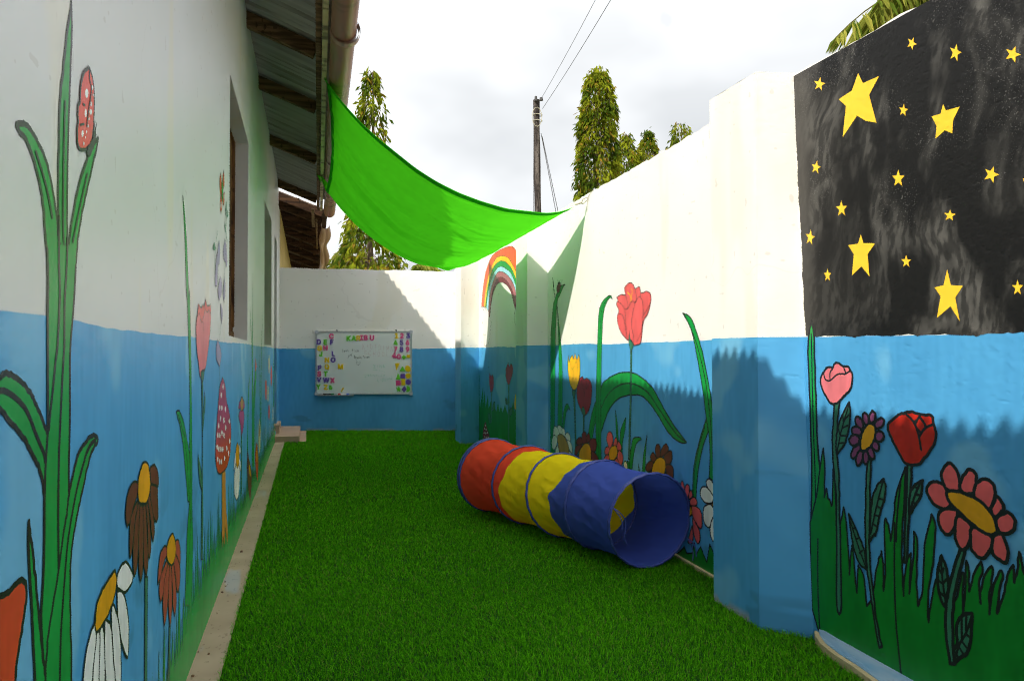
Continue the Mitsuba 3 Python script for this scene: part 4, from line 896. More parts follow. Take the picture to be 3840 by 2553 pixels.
 ('R', 'painted_grass', 'deep green painted grass with black outlines along the wall foot', """f|grass|grass_paint|7|2218,409!,2183,516,2170,585,2148,690!,2140,622,2144,516!,2133,551!,2123,516!,2115,514,2103,500,2098,621,2091,622!,2084,465,2073,428,2061,454,2047,503!,2036,452,2024,323,2021,282!,2015,349,2008,382!,2001,338,1995,278,1988,231!,1984,297,1980,325!,1956,290,1944,204!,1920,242,1902,337,1880,398!,1873,345,1873,276!,1865,333,1867,478,1862,508!,1849,482,1842,441!,1830,522,1816,604,1783,682!,1789,567,1799,459,1797,368,1793,288!,1782,387,1764,426!,1767,377,1771,303!,1757,401,1752,493!,1740,467,1743,370,1739,275!,1722,329,1713,461,1688,558!,1676,524,1681,443,1689,387,1703,315,1702,242!,1690,306,1669,379,1635,305,1604,348,1589,411,1582,419,1585,367,1586,300!,1578,369,1574,458!,1567,436,1564,377!,1546,436,1528,468!,1524,443,1534,409,1532,355!,1522,419,1501,462,1493,455,1503,394,1504,334!,1495,403,1475,455,1465,452,1475,403,1482,345!,1465,395,1452,453,1436,487!,1433,441!,1423,491,1419,524!,1411,495,1408,472!,1396,511!,1384,451!,1366,496!,1343,464!,1315,489!,1288,465!,1291,16!,1683,14!,1801,21!,1953,25!,2179,41!,2209,104!,2215,227!
l|outline|ink|7|2177,361,2178,197,2169,44
l|outline|ink|7|1826,502,1828,344,1823,204,1811,102,1803,42
l|outline|ink|7|1802,635,1816,526,1821,446"""),
]
def paint(wall, shapes, lift, sign):
    """shapes: [(polygon, extra lift)] in (y, z) on the wall -> one mesh just proud of the plaster."""
    V, F, o = [], [], 0
    for g, dz in shapes:
        v, f = flat(g)
        if not len(f): continue
        X = (LX + lift + dz) if wall == 'L' else (RX - lift - dz)
        V.append(np.column_stack([np.full(len(v), X), v])); F.append(f + o); o += len(v)
    V, F = np.vstack(V), np.vstack(F)
    n = np.cross(V[F[:, 1]] - V[F[:, 0]], V[F[:, 2]] - V[F[:, 0]])
    flip = (n[:, 0] < 0) if wall == 'L' else (n[:, 0] > 0)
    F[flip] = F[flip][:, ::-1]
    return trimesh.Trimesh(V, F, process=False)
def pobj(name, wall, sh, base, col, parent):
    m = paint(wall, sh, base, 1)
    uv = np.column_stack([PKEYS.index(col) + 0.5 + 0.01 * m.vertices[:, 1], 0.01 * m.vertices[:, 2]])
    return obj(name, m, 'm_l_paint' if wall == 'L' else 'm_paint', parent, uv=uv)
LIMIT = {'L': box(-1.2, 0.004, 8.95, 3.0), 'R': box(-1.6, 0.004, 8.9, 2.062).difference(box(2.30, -1, 2.64, 3))}
LIMIT['R'] = LIMIT['R'].union(box(2.30, 1.0, 2.312, 2.062))
OPEN = shapely.union_all([Polygon(q).buffer(0.004) for q in (*WIN, DOOR)])
LIMIT['L'] = LIMIT['L'].difference(OPEN)
HAND, motif = np.random.default_rng(77), 0
for wall, name, label, items in MURALS:
    host = school if wall == 'L' else bw
    pre = 'm_l_' if wall == 'L' else 'm_'
    lim = LIMIT[wall]
    if name == 'painted_night_sky': lim = box(-1.6, 0.9, 2.33, 2.066)
    fills, order = {}, 0
    for line in items.split('\n'):
        kind, role, col, w, s = line.split('|')
        w = float(w) / 1000
        pts = []
        for t in s.replace('!', ',!').split(','):
            if t == '!': pts[-1][2] = True
            else:
                if pts and len(pts[-1]) == 1: pts[-1] += [float(t) / 1000, False]
                else: pts.append([float(t) / 1000])
        c = smooth_poly(pts, kind == 'f', 4)
        if kind == 'f':
            if name == 'painted_night_sky':
                c = np.array(Polygon(c).segmentize(0.012).exterior.coords)[:-1]
                c = c + 0.012 * (meshkit.fbm(np.column_stack([c * 22, 0 * c[:, 0]]), 3, 5) - 0.5)[:, None] + HAND.normal(0, 0.0012, c.shape)
            g = Polygon(c).buffer(0)
            dz = 0.00006 * order
            if role in ('blade', 'leaf', 'stem') and label: role = role + '#%d' % order
            fills.setdefault((role, col), []).append((g.intersection(lim), dz))
            if w:
                jit = np.array(c) + HAND.normal(0, 0.0009, c.shape)
                ring = LineString(np.vstack([jit, jit[:1]])).buffer(w / 2, quad_segs=3)
                fills.setdefault(('outline', 'ink'), []).append((ring.intersection(lim), dz + 0.00004))
        else:
            fills.setdefault((role, col), []).append((LineString(c).buffer(w / 2, quad_segs=3).intersection(lim), 0.00006 * order + 0.00005))
        order += 1
    base = 0.0014 + {'painted_night_sky': -0.0005, 'painted_blade': 0.0, 'painted_blades': 0.0, 'painted_grass': 0.0008, 'painted_leaf': 0.0010, 'painted_leaves': 0.0, 'painted_star': 0.0008}.get(name, 0.0016) + 0.00001 * (motif % 70)
    motif += 1
    if wall == 'R' and name in ('painted_daisy', 'painted_mushroom'): base += 0.0008
    base *= 0.6
    if not label:                                       # plain one-colour marks
        for (role, col), sh in fills.items():
            if sum(g.area for g, _ in sh) > 1e-6:
                pobj(name, wall, sh, base, col, host)
        continue
    part = tag(key_for(name, host), label)
    for (role, col), sh in fills.items():
        if sum(g.area for g, _ in sh) > 1e-6:
            if role: pobj(role.split('#')[0], wall, sh, base, col, part)
            else: scene[part] = mikit.ply(paint(wall, sh, base, 1), 'm_night')
# soft green grass brushed along the foot of the school wall
r_ = np.random.default_rng(11)
top = [(8.3, 0.0), (2.0, 0.0)]
y = 2.0
spikes = []
while y < 8.3:
    base = np.interp(y, [2.0, 2.5, 3.2, 4.5, 8.3], [0.10, 0.20, 0.20, 0.13, 0.12])
    d = r_.uniform(0.018, 0.05)
    h = base + abs(r_.normal(0, 1)) * 0.09 + 0.05
    spikes += [(y, base + r_.uniform(-0.05, 0.02)), (y + d * 0.45, min(h, 0.46)), (y + d * 0.62, min(h, 0.46) - 0.03)]
    y += d
g = Polygon([(2.0, 0.003)] + spikes + [(8.3, 0.003)]).buffer(0)
part = tag(key_for('painted_grass', school), 'soft green painted grass along the foot of the building wall')
pobj('grass', 'L', [(g, 0)], 0.0010, 'leaf', part)
ln = shapely.union_all([LineString([spikes[i], spikes[i + 1], spikes[i + 2]]).buffer(0.0022) for i in range(0, len(spikes) - 3, 3)])
pobj('outline', 'L', [(ln, 0)], 0.00108, 'stem', part)
sp = []
for y in np.arange(1.25, 2.6, 0.075):
    h = r_.uniform(0.18, 0.36); w = r_.uniform(0.006, 0.011); y_ = y + r_.uniform(-.02, .02)
    sp.append(Polygon([(y_ - w, 0.01), (y_ + r_.uniform(-.01, .01), h), (y_ + w, 0.01)]))
pobj('blade', 'L', [(shapely.union_all(sp), 0)], 0.0012, 'leaf', part)

# ------------------------------------------------------------------ kerb, step and artificial turf
def slab(pts, z0, z1):
    m = extrude_polygon(Polygon(pts), z1 - z0, engine='earcut'); m.apply_translation((0, 0, z0)); return m
key = obj('concrete_strip', slab([(LX - 0.05, -1.2), (-0.272, -1.2), (-0.272, 8.15), (LX - 0.05, 8.15)], -0.06, 0.012), 'm_concrete', label='narrow dusty concrete strip between the left wall and the turf', kind='structure')
kerb = [(1.62, -1.0), (1.635, 1.70), (1.65, 1.79), (1.668, 1.92), (1.672, 2.0), (1.688, 2.09), (1.715, 2.15), (1.742, 2.19), (1.78, 2.19), (1.78, -1.0)]
obj('kerb_strip', slab(kerb, -0.05, 0.030), 'm_kerb', label='thin tan kerb curving along the foot of the starry wall', kind='structure')
foot = [(x + 0.018, y) for x, y in kerb[1:8]] + [(1.775, 2.187), (1.775, 1.6), (1.653, 1.6)]
fm = slab([(x, y) for x, y in foot if y >= 1.6], 0.0, 0.058)
fv = fm.vertices.copy(); fv[:, 2] = np.where(fv[:, 2] > 0.03, np.where(fv[:, 0] < 1.74, 0.0325, 0.050), fv[:, 2]); fm.vertices = fv
obj('plaster_foot', fm, 'm_foot', bw)
obj('kerb_strip', slab([(1.732, 2.6), (1.732, 5.3), (1.79, 5.3), (1.79, 2.6)], -0.05, 0.022), 'm_kerb', label='thin tan kerb along the wall foot behind the tunnel', kind='structure')
crumbs = []
cr = np.random.default_rng(5)
for k in range(34):
    b = trimesh.creation.icosphere(subdivisions=1, radius=1.0)
    b.vertices *= cr.uniform(0.7, 1.2, b.vertices.shape) * abs(cr.normal(0, 0.0026)) + 0.0006
    y = cr.uniform(1.9, 7.5); x = LX + abs(cr.normal(0, 0.02)) + 0.003 if cr.random() < 0.75 else cr.uniform(LX, -0.29)
    b.apply_translation((x, y, 0.0135)); crumbs.append(b)
obj('dirt', cat_mesh(crumbs), 'm_timber', kind='stuff', label='crumbs of brown dirt scattered along the concrete strip', cat='dirt')
step = thing('door_step', 'pinkish concrete step below the end door in the far left corner', 'step')
obj('tread', slab([(LX - 0.2, 8.17), (-0.115, 8.15), (-0.12, 9.20), (LX - 0.2, 9.26)], -0.05, 0.072), 'm_step', step)
obj('riser', slab([(LX - 0.19, 8.42), (-0.335, 8.42), (-0.335, 8.9), (LX - 0.19, 8.9)], 0.070, 0.17), 'm_step', step)
obj('tread', slab([(-0.115, 8.12), (-0.045, 8.10), (-0.05, 9.15), (-0.12, 9.17)], -0.05, 0.016), 'm_step', step)
turf_poly = Polygon([(-0.282, -0.6), (1.63, -0.6), (1.642, 1.72), (1.66, 1.86), (1.675, 2.05), (1.70, 2.13), (1.735, 2.185), (1.60, 2.31), (1.598, 2.64), (1.735, 2.66), (1.735, 5.2), (1.595, 5.25), (1.595, 5.58), (1.75, 5.6), (1.75, 7.5),
                     (1.535, 7.48), (1.535, 7.81), (1.745, 7.82), (1.74, 8.69), (-0.05, 9.19), (-0.045, 8.10), (-0.268, 8.12)])
obj('lawn', slab(turf_poly, -0.055, 0.004), 'm_backing', kind='structure', label='dark backing of the artificial lawn')
def blades(poly, ybands, seed):
    g = np.random.default_rng(seed)
    P, W, H = [], [], []
    for y0, y1, dens, w, h in ybands:
        n = int(2.2 * (y1 - y0) * dens)
        q = np.column_stack([g.uniform(-0.32, 1.80, n), g.uniform(y0, y1, n)])
        P.append(q); W.append(np.full(n, w)); H.append(np.full(n, h))
    P, W, H = np.vstack(P), np.concatenate(W), np.concatenate(H)
    ok = shapely.contains_xy(poly, P[:, 0], P[:, 1])
    P, W, H = P[ok], W[ok], H[ok]
    n = len(P)
    c = meshkit.fbm(np.column_stack([P * 1.7, np.zeros(n)]), 3, 2)
    lay = 2 * np.pi * meshkit.noise(np.column_stack([P * 0.9, np.zeros(n)]), 5)
    az = np.where(g.random(n) < 0.45, lay + g.normal(0, 0.7, n), g.uniform(0, 2 * np.pi, n))
    lean = np.abs(g.normal(0.35, 0.28, n)) + 0.1
    hh = H * g.uniform(0.65, 1.25, n) * (0.85 + 0.3 * c)
    d = np.column_stack([np.cos(az), np.sin(az)])
    fa = g.uniform(0, 2 * np.pi, n)
    s = np.column_stack([np.cos(fa), np.sin(fa)]) * (W * g.uniform(0.7, 1.3, n))[:, None]
    def pt(t, k):
        return np.column_stack([P + d * (hh * lean * t ** 1.7)[:, None] + s * k, 0.002 + hh * t * (1 - 0.18 * lean * t)])
    V = np.stack([pt(0, -0.5), pt(0, 0.5), pt(0.55, -0.42), pt(0.55, 0.42), pt(1, 0)], 1)
    F = np.array([[0, 1, 3], [0, 3, 2], [2, 3, 4]])[None] + 5 * np.arange(n)[:, None, None]
    t = g.random(n)[:, None]
    col = np.array([0.034, 0.225, 0.003]) * (1 - t) + np.array([0.14, 0.52, 0.010]) * t
    dry = g.random(n) < 0.05
    col[dry] = [0.20, 0.30, 0.05]
    return V.reshape(-1, 3), F.reshape(-1, 3), np.repeat(col, 5, 0)
V, F, col = blades(turf_poly, [(-0.2, 1.6, 2500, 0.0035, 0.03), (1.6, 3.2, 36000, 0.0024, 0.022), (3.2, 4.8, 22000, 0.0033, 0.023), (4.8, 6.6, 11000, 0.0048, 0.024), (6.6, 9.2, 7500, 0.0062, 0.025)], 4)
g2_ = np.random.default_rng(8)
obj('grass', (V, F), 'm_turf', smooth=False, color=col, kind='stuff', label='short deep green artificial grass covering the yard', cat='artificial grass')

# ------------------------------------------------------------------ play tunnel
HOOPS = [((1.104, 4.383), -78.8, 0.1, .223), ((1.231, 4.029), -85.0, 4.0, .222), ((1.338, 3.725), -80.1, 12.0, .222), ((1.439, 3.417), -77.8, 1.6, .222), ((1.530, 3.058), -83.3, -3.3, .219)]
def hoop_frame(c, yaw, lean, r):
    yw, ln = math.radians(yaw), math.radians(lean)
    n = np.array([math.cos(yw) * math.cos(ln), math.sin(yw) * math.cos(ln), math.sin(ln)])
    s = np.array([-math.sin(yw), math.cos(yw), 0]); u = np.cross(n, s)
    if u[2] < 0: u = -u
    return np.array([c[0], c[1], r * abs(u[2]) + 0.018]), s, u, n, r
FR = [hoop_frame(*h) for h in HOOPS]
ANG = np.linspace(0, 2 * np.pi, 121)
def ring_pts(u, ang):
    i = min(int(u), 3); t = u - i
    A, B = FR[i], FR[i + 1]
    q = [a * (1 - t) + b * t for a, b in zip(A, B)]
    return q[0] + q[4] * (np.cos(ang)[:, None] * q[1] + np.sin(ang)[:, None] * q[2]), q[0]
US = np.linspace(0, 4, 129)
G = np.zeros((len(US), len(ANG), 3))
for a, u in enumerate(US):
    p, c = ring_pts(u, ANG)
    t = u - math.floor(u)
    sag = 0.013 * math.sin(math.pi * t) if 0 < t < 1 else 0
    env = math.sin(math.pi * t) ** 0.7 if 0 < t < 1 else 0
    ph = 1.7 * math.floor(u)
    w = 0.003 * np.sin(ANG * 5 + 3 * t + ph) + 0.0015 * np.sin(ANG * 17 - 9 * t + 2 * ph)
    k = np.stack([np.cos(ANG) * 2.2, np.sin(ANG) * 2.2, np.full_like(ANG, u * 2.0)], -1)
    w = w + 0.012 * np.abs(meshkit.fbm(k * 1.6 + 3, 4, 4) - 0.5) * 2 + 0.005 * np.abs(meshkit.fbm(k * 4.6, 3, 9) - 0.5) * 2 - 0.006
    d = (p - c) / np.linalg.norm(p - c, axis=1, keepdims=True)
    G[a] = p + d * (env * w - sag)[:, None]
    G[a, :, 2] = np.maximum(G[a, :, 2], 0.017)
tun = thing('play_tunnel', 'red, yellow and blue fabric play tunnel lying on the grass', 'play tunnel')
def seam_u(kind):
    j = 0.05 * np.sin(ANG * 5 + kind) + 0.03 * np.sin(ANG * 11 + 2 * kind)
    if kind == 1: return 1.17 + 0.10 * np.sin(ANG) + j * 0.5
    return 2.74 + 0.19 * np.cos(ANG) + 0.10 * np.sin(ANG) + 0.7 * j
def fabric_part(lo, hi):
    n = 64
    out = np.zeros((n, len(ANG), 3))
    for j in range(len(ANG)):
        u = np.linspace(lo[j], hi[j], n)
        for k in range(3): out[:, j, k] = np.interp(u, US, G[:, j, k])
    return gridmesh(out)
z, o = np.zeros_like(ANG), np.ones_like(ANG)
obj('fabric', fabric_part(z, seam_u(1)), 'm_tunnel_red', tun, smooth=True, label='red fabric at the far end of the tunnel')
obj('fabric', fabric_part(seam_u(1), seam_u(2)), 'm_tunnel_yellow', tun, smooth=True, label='yellow fabric in the middle of the tunnel')
obj('fabric', fabric_part(seam_u(2), 4 * o), 'm_tunnel_blue', tun, smooth=True, label='blue fabric round the open mouth of the tunnel')
for i in range(5):
    a = np.linspace(0, 2 * np.pi, 97)
    p, c = ring_pts(min(i, 3.9999), a)
    d = (p - c) / np.linalg.norm(p - c, axis=1, keepdims=True)
    p = p + d * 0.002 + 0.0015 * np.sin(a * 23)[:, None] * d
    p[:, 2] = np.maximum(p[:, 2], 0.015)
    band = np.stack([p + FR[i][3] * k + d * h for k, h in ((-0.010, -0.001), (-0.005, 0.005), (0.005, 0.005), (0.010, -0.001))], 1)
    obj('hoop', cat_mesh([gridmesh(band), tube(p, 0.0055, 8, False)]), 'm_hoop', tun, smooth=50)
p, c = ring_pts(0.0, np.linspace(0, 2 * np.pi, 97))
d0 = FR[0][3]
obj('hoop', tube(p - d0 * 0.028 + (p - c) * 0.01, 0.005, 6, False), 'm_hoop', tun, smooth=True)
def tie(P, r=0.0026):
    return tube(smooth3(P), r, 5)
def smooth3(P, n=6):
    P = np.asarray(P, float); out = []
    for i in range(len(P) - 1):
        p0, p1, p2, p3 = P[max(i - 1, 0)], P[i], P[i + 1], P[min(i + 2, len(P) - 1)]
        for k in range(n):
            t = k / n
            out.append(0.5 * (2 * p1 + (p2 - p0) * t + (2 * p0 - 5 * p1 + 4 * p2 - p3) * t * t + (3 * p1 - p0 - 3 * p2 + p3) * t ** 3))
    out.append(P[-1]); return np.array(out)
c, s, u, n, r = FR[4]
ml = c + r * (-0.93 * (s if s[0] > 0 else -s) + 0.36 * u)
sx = s if s[0] > 0 else -s
obj('tie', cat_mesh([tie([ml, ml + n * 0.02 + sx * 0.025 - u * 0.02, ml + n * 0.025 + sx * 0.055 - u * 0.06, ml + n * 0.03 + sx * 0.05 - u * 0.13, ml + n * 0.03 + sx * 0.062 - u * 0.17]), tie([ml, ml + n * 0.03 + sx * 0.03 - u * 0.05, ml + n * 0.03 + sx * 0.035 - u * 0.10])]), 'm_hoop', tun)
mr = c + r * (0.93 * sx - 0.45 * u)
obj('tie', cat_mesh([tie([mr, mr + n * 0.03 + sx * 0.005 - u * 0.02, mr + n * 0.045 + sx * 0.012 - u * 0.06, mr + n * 0.06 - u * 0.095]), tie([mr, mr + n * 0.06 + sx * 0.006 - u * 0.02, mr + n * 0.085 + sx * 0.002 - u * 0.07])]), 'm_hoop', tun)

# ------------------------------------------------------------------ shade sail
E1 = np.array([(.066,4.633,2.76),(.118,4.626,2.671),(.203,4.613,2.568),(.307,4.599,2.455),(.41,4.584,2.364),(.526,4.567,2.273),(.643,4.551,2.182),(.772,4.532,2.102),(.914,4.512,2.034),(1.057,4.492,1.984),(1.22,4.469,1.94),(1.48,4.431,1.917),(1.565,4.419,1.928),(1.637,4.409,1.95),(1.70,4.40,1.988)])
E3 = np.array([(.066,4.633,2.76),(.098,4.75,2.735),(.137,5.3,2.69),(.159,5.9,2.623),(.16,6.5,2.565),(.137,7.1,2.54),(.079,7.243,2.74)])
def resample(P, n):
    d = np.concatenate([[0], np.cumsum(np.linalg.norm(np.diff(P, axis=0), axis=1))]); d /= d[-1]
    return np.stack([np.interp(np.linspace(0, 1, n), d, P[:, k]) for k in range(3)], 1)
def soften(P, k=3):
    for _ in range(k): P[1:-1] = 0.25 * P[:-2] + 0.5 * P[1:-1] + 0.25 * P[2:]
    return P
NS, NT = 90, 330
e1, e3 = soften(resample(E1, NS)), soften(resample(E3, NT), 2)
s1, t1 = np.linspace(0, 1, NS)[:, None], np.linspace(0, 1, NT)[:, None]
C0, C1, C2, C3 = e1[0], e1[-1], e3[-1], np.array([1.70, 7.068, 1.978])   # near eave, near wall, far eave, far wall
e5 = C1 * (1 - t1) + C3 * t1 + np.array([-0.22, 0, -0.138]) * np.sin(np.pi * t1)
e4 = C2 * (1 - s1) + C3 * s1 + np.array([0, -0.35, -0.388]) * 4 * s1 * (1 - s1)
S, Tt = s1[:, None], t1[None]
sail = (1 - Tt) * e1[:, None] + Tt * e4[:, None] + (1 - S) * e3[None] + S * e5[None] - ((1 - S) * (1 - Tt) * C0 + S * (1 - Tt) * C1 + (1 - S) * Tt * C2 + S * Tt * C3)
s_, t_ = S[..., 0], Tt[..., 0]
fold = lambda ph, sh: np.abs(np.sin(ph)) ** sh
q_ = t_ + 0.05 * np.sin(3 * s_) + 0.03 * (meshkit.fbm(np.stack([s_ * 3 + 0 * t_, t_ * 4 + 0 * s_, 0 * s_ + 0 * t_], -1), 3, 2) - 0.5)
wr = 0.060 * (fold(q_ * 19, 0.7) - 0.6) * np.exp(-1.6 * s_) * np.sin(np.pi * t_) ** 0.7 + 0.022 * (fold(q_ * 37 + s_ * 3, 0.8) - 0.6) * np.sin(np.pi * t_) * np.exp(-1.0 * s_) + 0.018 * (fold(q_ * 26 + 1, 0.8) - 0.6) * np.sin(np.pi * t_) * s_
pleat = np.random.default_rng(12)
for k in range(15):
    c_, wd, am, fr = pleat.uniform(0.04, 0.96), pleat.uniform(0.004, 0.011), pleat.uniform(0.014, 0.034), pleat.uniform(0.8, 2.4)
    line_ = c_ + pleat.uniform(-0.05, 0.05) * s_ + 0.012 * np.sin(5 * s_ + k)
    wr = wr - am * np.exp(-((t_ - line_) / wd) ** 2) * np.exp(-fr * s_)
for k in range(7):
    c_, wd, am = pleat.uniform(0.1, 0.9), pleat.uniform(0.004, 0.008), pleat.uniform(0.010, 0.020)
    wr = wr - am * np.exp(-((t_ - c_ - 0.25 * (s_ - 0.7)) / wd) ** 2) * np.exp(-((s_ - pleat.uniform(0.6, 0.9)) / 0.16) ** 2)
wr *= np.minimum(1, 5 * (1 - s_)) * np.minimum(1, 12 * s_)
wr += 0.060 * (meshkit.fbm(np.stack([s_ * 7 + 0 * t_, t_ * 9 + 0 * s_, 0 * s_ + 0 * t_], -1), 4, 6) - 0.5) * np.sin(np.pi * t_) * (1 - s_) * np.minimum(1, 3 * s_)
sail[..., 2] += wr - 0.032 * np.sin(np.pi * t_) * np.sin(np.pi * s_)
shade = thing('shade_sail', 'bright green fabric shade sail slung between the eave and the right wall', 'shade sail')
obj('canopy', gridmesh(sail), 'm_sail', shade, smooth=True)
def hem(line, inner):
    d = inner - line; d /= np.linalg.norm(d, axis=1, keepdims=True) + 1e-9
    return gridmesh(np.stack([line - d * 0.002 + [0, 0, -0.004], line + d * 0.042 + [0, 0, -0.006]], 1))
obj('hem', hem(sail[:-3, 0], sail[:-3, 28]), 'm_hem', shade, smooth=True)
obj('hem', hem(sail[0, 6:-6], sail[7, 6:-6]), 'm_hem', shade, smooth=True)
wk = np.array([1.748, 4.372, 2.018])
w0 = sail[-1, 0]
obj('rope', tube(smooth3([sail[-1, -1], sail[-1, -1] + [.025, .01, .02], [1.75, 7.10, 2.02]]), 0.004, 5), 'm_rope', shade)
obj('rope', cat_mesh([tube(smooth3([w0 + [-0.03, .006, -.01], w0, w0 + [0.012, -.004, .006]]), 0.006, 6), tube(smooth3([w0 + [0.012, -.004, .006], w0 + [0.016, -.012, .022], wk + [-0.004, 0.004, 0.004], wk + [-.006, .01, -.012], w0 + [0.022, .01, -.002], w0 + [0.012, -.004, .006]]), 0.003, 5),
                      tube(smooth3([wk + [-.004, 0, 0], wk + [-.006, .012, -.05], wk + [-.004, .03, -.085], wk + [-.004, .018, -.05]]), 0.0018, 5), tube(smooth3([wk + [-.004, 0, 0], wk + [-.003, -.03, .022], wk + [.002, -.07, .035]]), 0.002, 5)]), 'm_rope', shade)
obj('rope', tube(smooth3([sail[0, 0], sail[0, 0] + [-.015, -.03, .05], sail[0, 0] + [-.025, -.08, .09]]), 0.004, 5), 'm_rope', shade)
obj('rope', tube(smooth3([sail[0, -1], sail[0, -1] + [-.03, .05, .03], sail[0, -1] + [-.06, .1, .06]]), 0.004, 5), 'm_rope', shade)
# the folded corner that shows its sunny side by the far eave tie
q = [sail[0, -1], sail[0, -20] + [-.012, 0, .0], sail[0, -10] + [-.05, 0.02, .05]]
obj('corner_flap', trimesh.Trimesh(np.array(q), [[0, 1, 2]], process=False), 'm_sail', shade)

# ------------------------------------------------------------------ whiteboard with magnets
WB = thing('whiteboard', 'wall mounted whiteboard with coloured letter and number magnets on the end wall', 'whiteboard')
u0, u1, z0, z1 = 0.452, 1.640, 0.455, 1.236
SX = (u1 - u0) / (2070 - 185); SZ = (z1 - z0) / (1402 - 165)
def bpos(x, y): return u0 + (x - 185) * SX, z1 - (y - 165) * SZ
def board_mesh(poly, off, th):
    m = extrude_polygon(poly, th, engine='earcut')
    V = m.vertices.copy()
    m.vertices = np.array([on_end(a, b, off + c) for a, b, c in V])
    m.fix_normals()
    return m
OFF = 0.018
obj('panel', board_mesh(box(u0 + .01, z0 + .01, u1 - .01, z1 - .01), 0.004, 0.014), 'm_board', WB)
for q in (box(u0, z0, u0 + .018, z1), box(u1 - .018, z0, u1, z1), box(u0 + .018, z0, u1 - .018, z0 + .018), box(u0 + .018, z1 - .018, u1 - .018, z1)):
    obj('frame', board_mesh(q, 0.002, 0.022), 'm_metal', WB)
for a, b in ((u0, z0), (u1, z0), (u0, z1), (u1, z1)):
    obj('corner_cap', board_mesh(Point(a + (0.012 if a == u0 else -0.012), b + (0.012 if b == z0 else -0.012)).buffer(0.024, quad_segs=2), 0.001, 0.026), 'm_corner_cap', WB)
for x in (600, 1758):
    a, b = bpos(x, 145)
    obj('hook', board_mesh(Polygon([(a - .008, b - .012), (a + .008, b - .012), (a + .004, b + .008), (a - .004, b + .008)]), 0.001, 0.014), 'm_pen_black', WB)
a, b = bpos(560, 1405)
obj('pen_tray', board_mesh(box(u0 + .03, z0 - .012, u0 + 0.47, z0 - .002), 0.004, 0.055), 'm_metal', WB)
# handwriting: strokes on a unit square, y up
GL = {'l': [[(.3, 0), (.3, 1)]], 'o': [[(.5, .5), (.2, .45), (.15, .2), (.4, 0), (.65, .2), (.5, .5)]], 'v': [[(.15, .5), (.4, 0), (.65, .5)]], 'e': [[(.2, .25), (.65, .3), (.5, .5), (.2, .4), (.2, .1), (.65, .05)]],
      'f': [[(.7, 1), (.45, .95), (.4, .5), (.4, -.3)], [(.15, .5), (.65, .5)]], 'r': [[(.2, .5), (.25, 0)], [(.22, .3), (.6, .5)]], 'm': [[(.1, 0), (.15, .5), (.35, .45), (.4, 0), (.5, .5), (.75, .4), (.8, 0)]],
      '2': [[(.1, .75), (.35, 1), (.6, .8), (.45, .4), (.1, 0), (.7, .05)]], 'n': [[(.2, 0), (.2, .5), (.5, .5), (.6, 0)]], 'd': [[(.6, 1), (.6, 0), (.25, .05), (.2, .4), (.6, .45)]], 'R': [[(.2, 0), (.2, 1), (.65, .85), (.6, .55), (.2, .5), (.75, 0)]],
      'u': [[(.15, .5), (.2, .05), (.5, 0), (.6, .5), (.65, 0)]], 'g': [[(.6, .45), (.25, .5), (.2, .1), (.6, .1), (.6, .5), (.55, -.35), (.2, -.35)]], 'y': [[(.15, .5), (.4, .1)], [(.65, .5), (.25, -.4)]], 'S': [[(.7, .85), (.4, 1), (.15, .75), (.65, .35), (.45, 0), (.1, .1)]],
      'c': [[(.6, .45), (.3, .5), (.15, .25), (.35, 0), (.65, .1)]], 't': [[(.4, .9), (.4, .05), (.6, 0)], [(.15, .55), (.65, .55)]], 's': [[(.6, .45), (.25, .45), (.55, .2), (.2, 0)]], 'K': [[(.2, 0), (.2, 1)], [(.7, 1), (.2, .45), (.75, 0)]], 'I': [[(.4, 0), (.4, 1)]],
      'D': [[(.2, 0), (.2, 1), (.6, .85), (.7, .4), (.2, 0)]], 'M': [[(.1, 0), (.15, 1), (.4, .3), (.7, 1), (.75, 0)]], 'A': [[(.1, 0), (.4, 1), (.7, 0)], [(.2, .4), (.6, .4)]], 'C': [[(.7, .85), (.35, 1), (.15, .5), (.35, 0), (.7, .1)]], 'H': [[(.15, 0), (.15, 1)], [(.65, 0), (.65, 1)], [(.15, .5), (.65, .5)]],
      'O': [[(.4, 1), (.1, .6), (.2, .1), (.55, .05), (.7, .6), (.4, 1)]], 'B': [[(.2, 0), (.2, 1), (.6, .8), (.2, .5), (.7, .25), (.2, 0)]], 'L': [[(.2, 1), (.2, 0), (.7, 0)]], 'Z': [[(.1, .95), (.7, 1), (.1, 0), (.7, .05)]], 'N': [[(.15, 0), (.15, 1), (.65, 0), (.65, 1)]], 'a': [[(.6, .45), (.25, .5), (.2, .05), (.55, .1), (.6, .5), (.65, 0)]],
      'i': [[(.35, .5), (.35, 0)]], 'k': [[(.2, 1), (.2, 0)], [(.6, .5), (.2, .2), (.65, 0)]], ' ': []}
def write(text, x, y, h, adv, slant=0.0, wid=None):
    """Strokes in board pixels; x, y is the start of the base line, h the height of a capital."""
    L = []
    for i, ch in enumerate(text):
        for st in GL[ch]:
            P = smooth3([(x + i * adv + a * (wid or adv), y - b * h + slant * i * adv, 0) for a, b in st], 4)[:, :2]
            L.append([bpos(*p) for p in P])
    return L
def ink_on_board(strokes, w, m, label):
    g = shapely.union_all([LineString(s).buffer(w / 2, quad_segs=2) for s in strokes])
    v, f = flat(g)
    V = np.array([on_end(a, b, OFF + 0.0015) for a, b in v])
    n = np.cross(V[f[:, 1]] - V[f[:, 0]], V[f[:, 2]] - V[f[:, 0]]) @ np.array([*BN, 0])
    f[n < 0] = f[n < 0][:, ::-1]
    obj('handwriting', trimesh.Trimesh(V, f, process=False), m, WB, label=label)
st = write('love', 710, 570, 62, 32) + write('from', 900, 570, 62, 34) + write('2', 810, 695, 60, 40) + write('nd', 852, 645, 40, 26) + write('Rugeley', 935, 700, 62, 23.5, 0.02, 26) + write('Scouts', 1118, 692, 46, 23.5, 0)
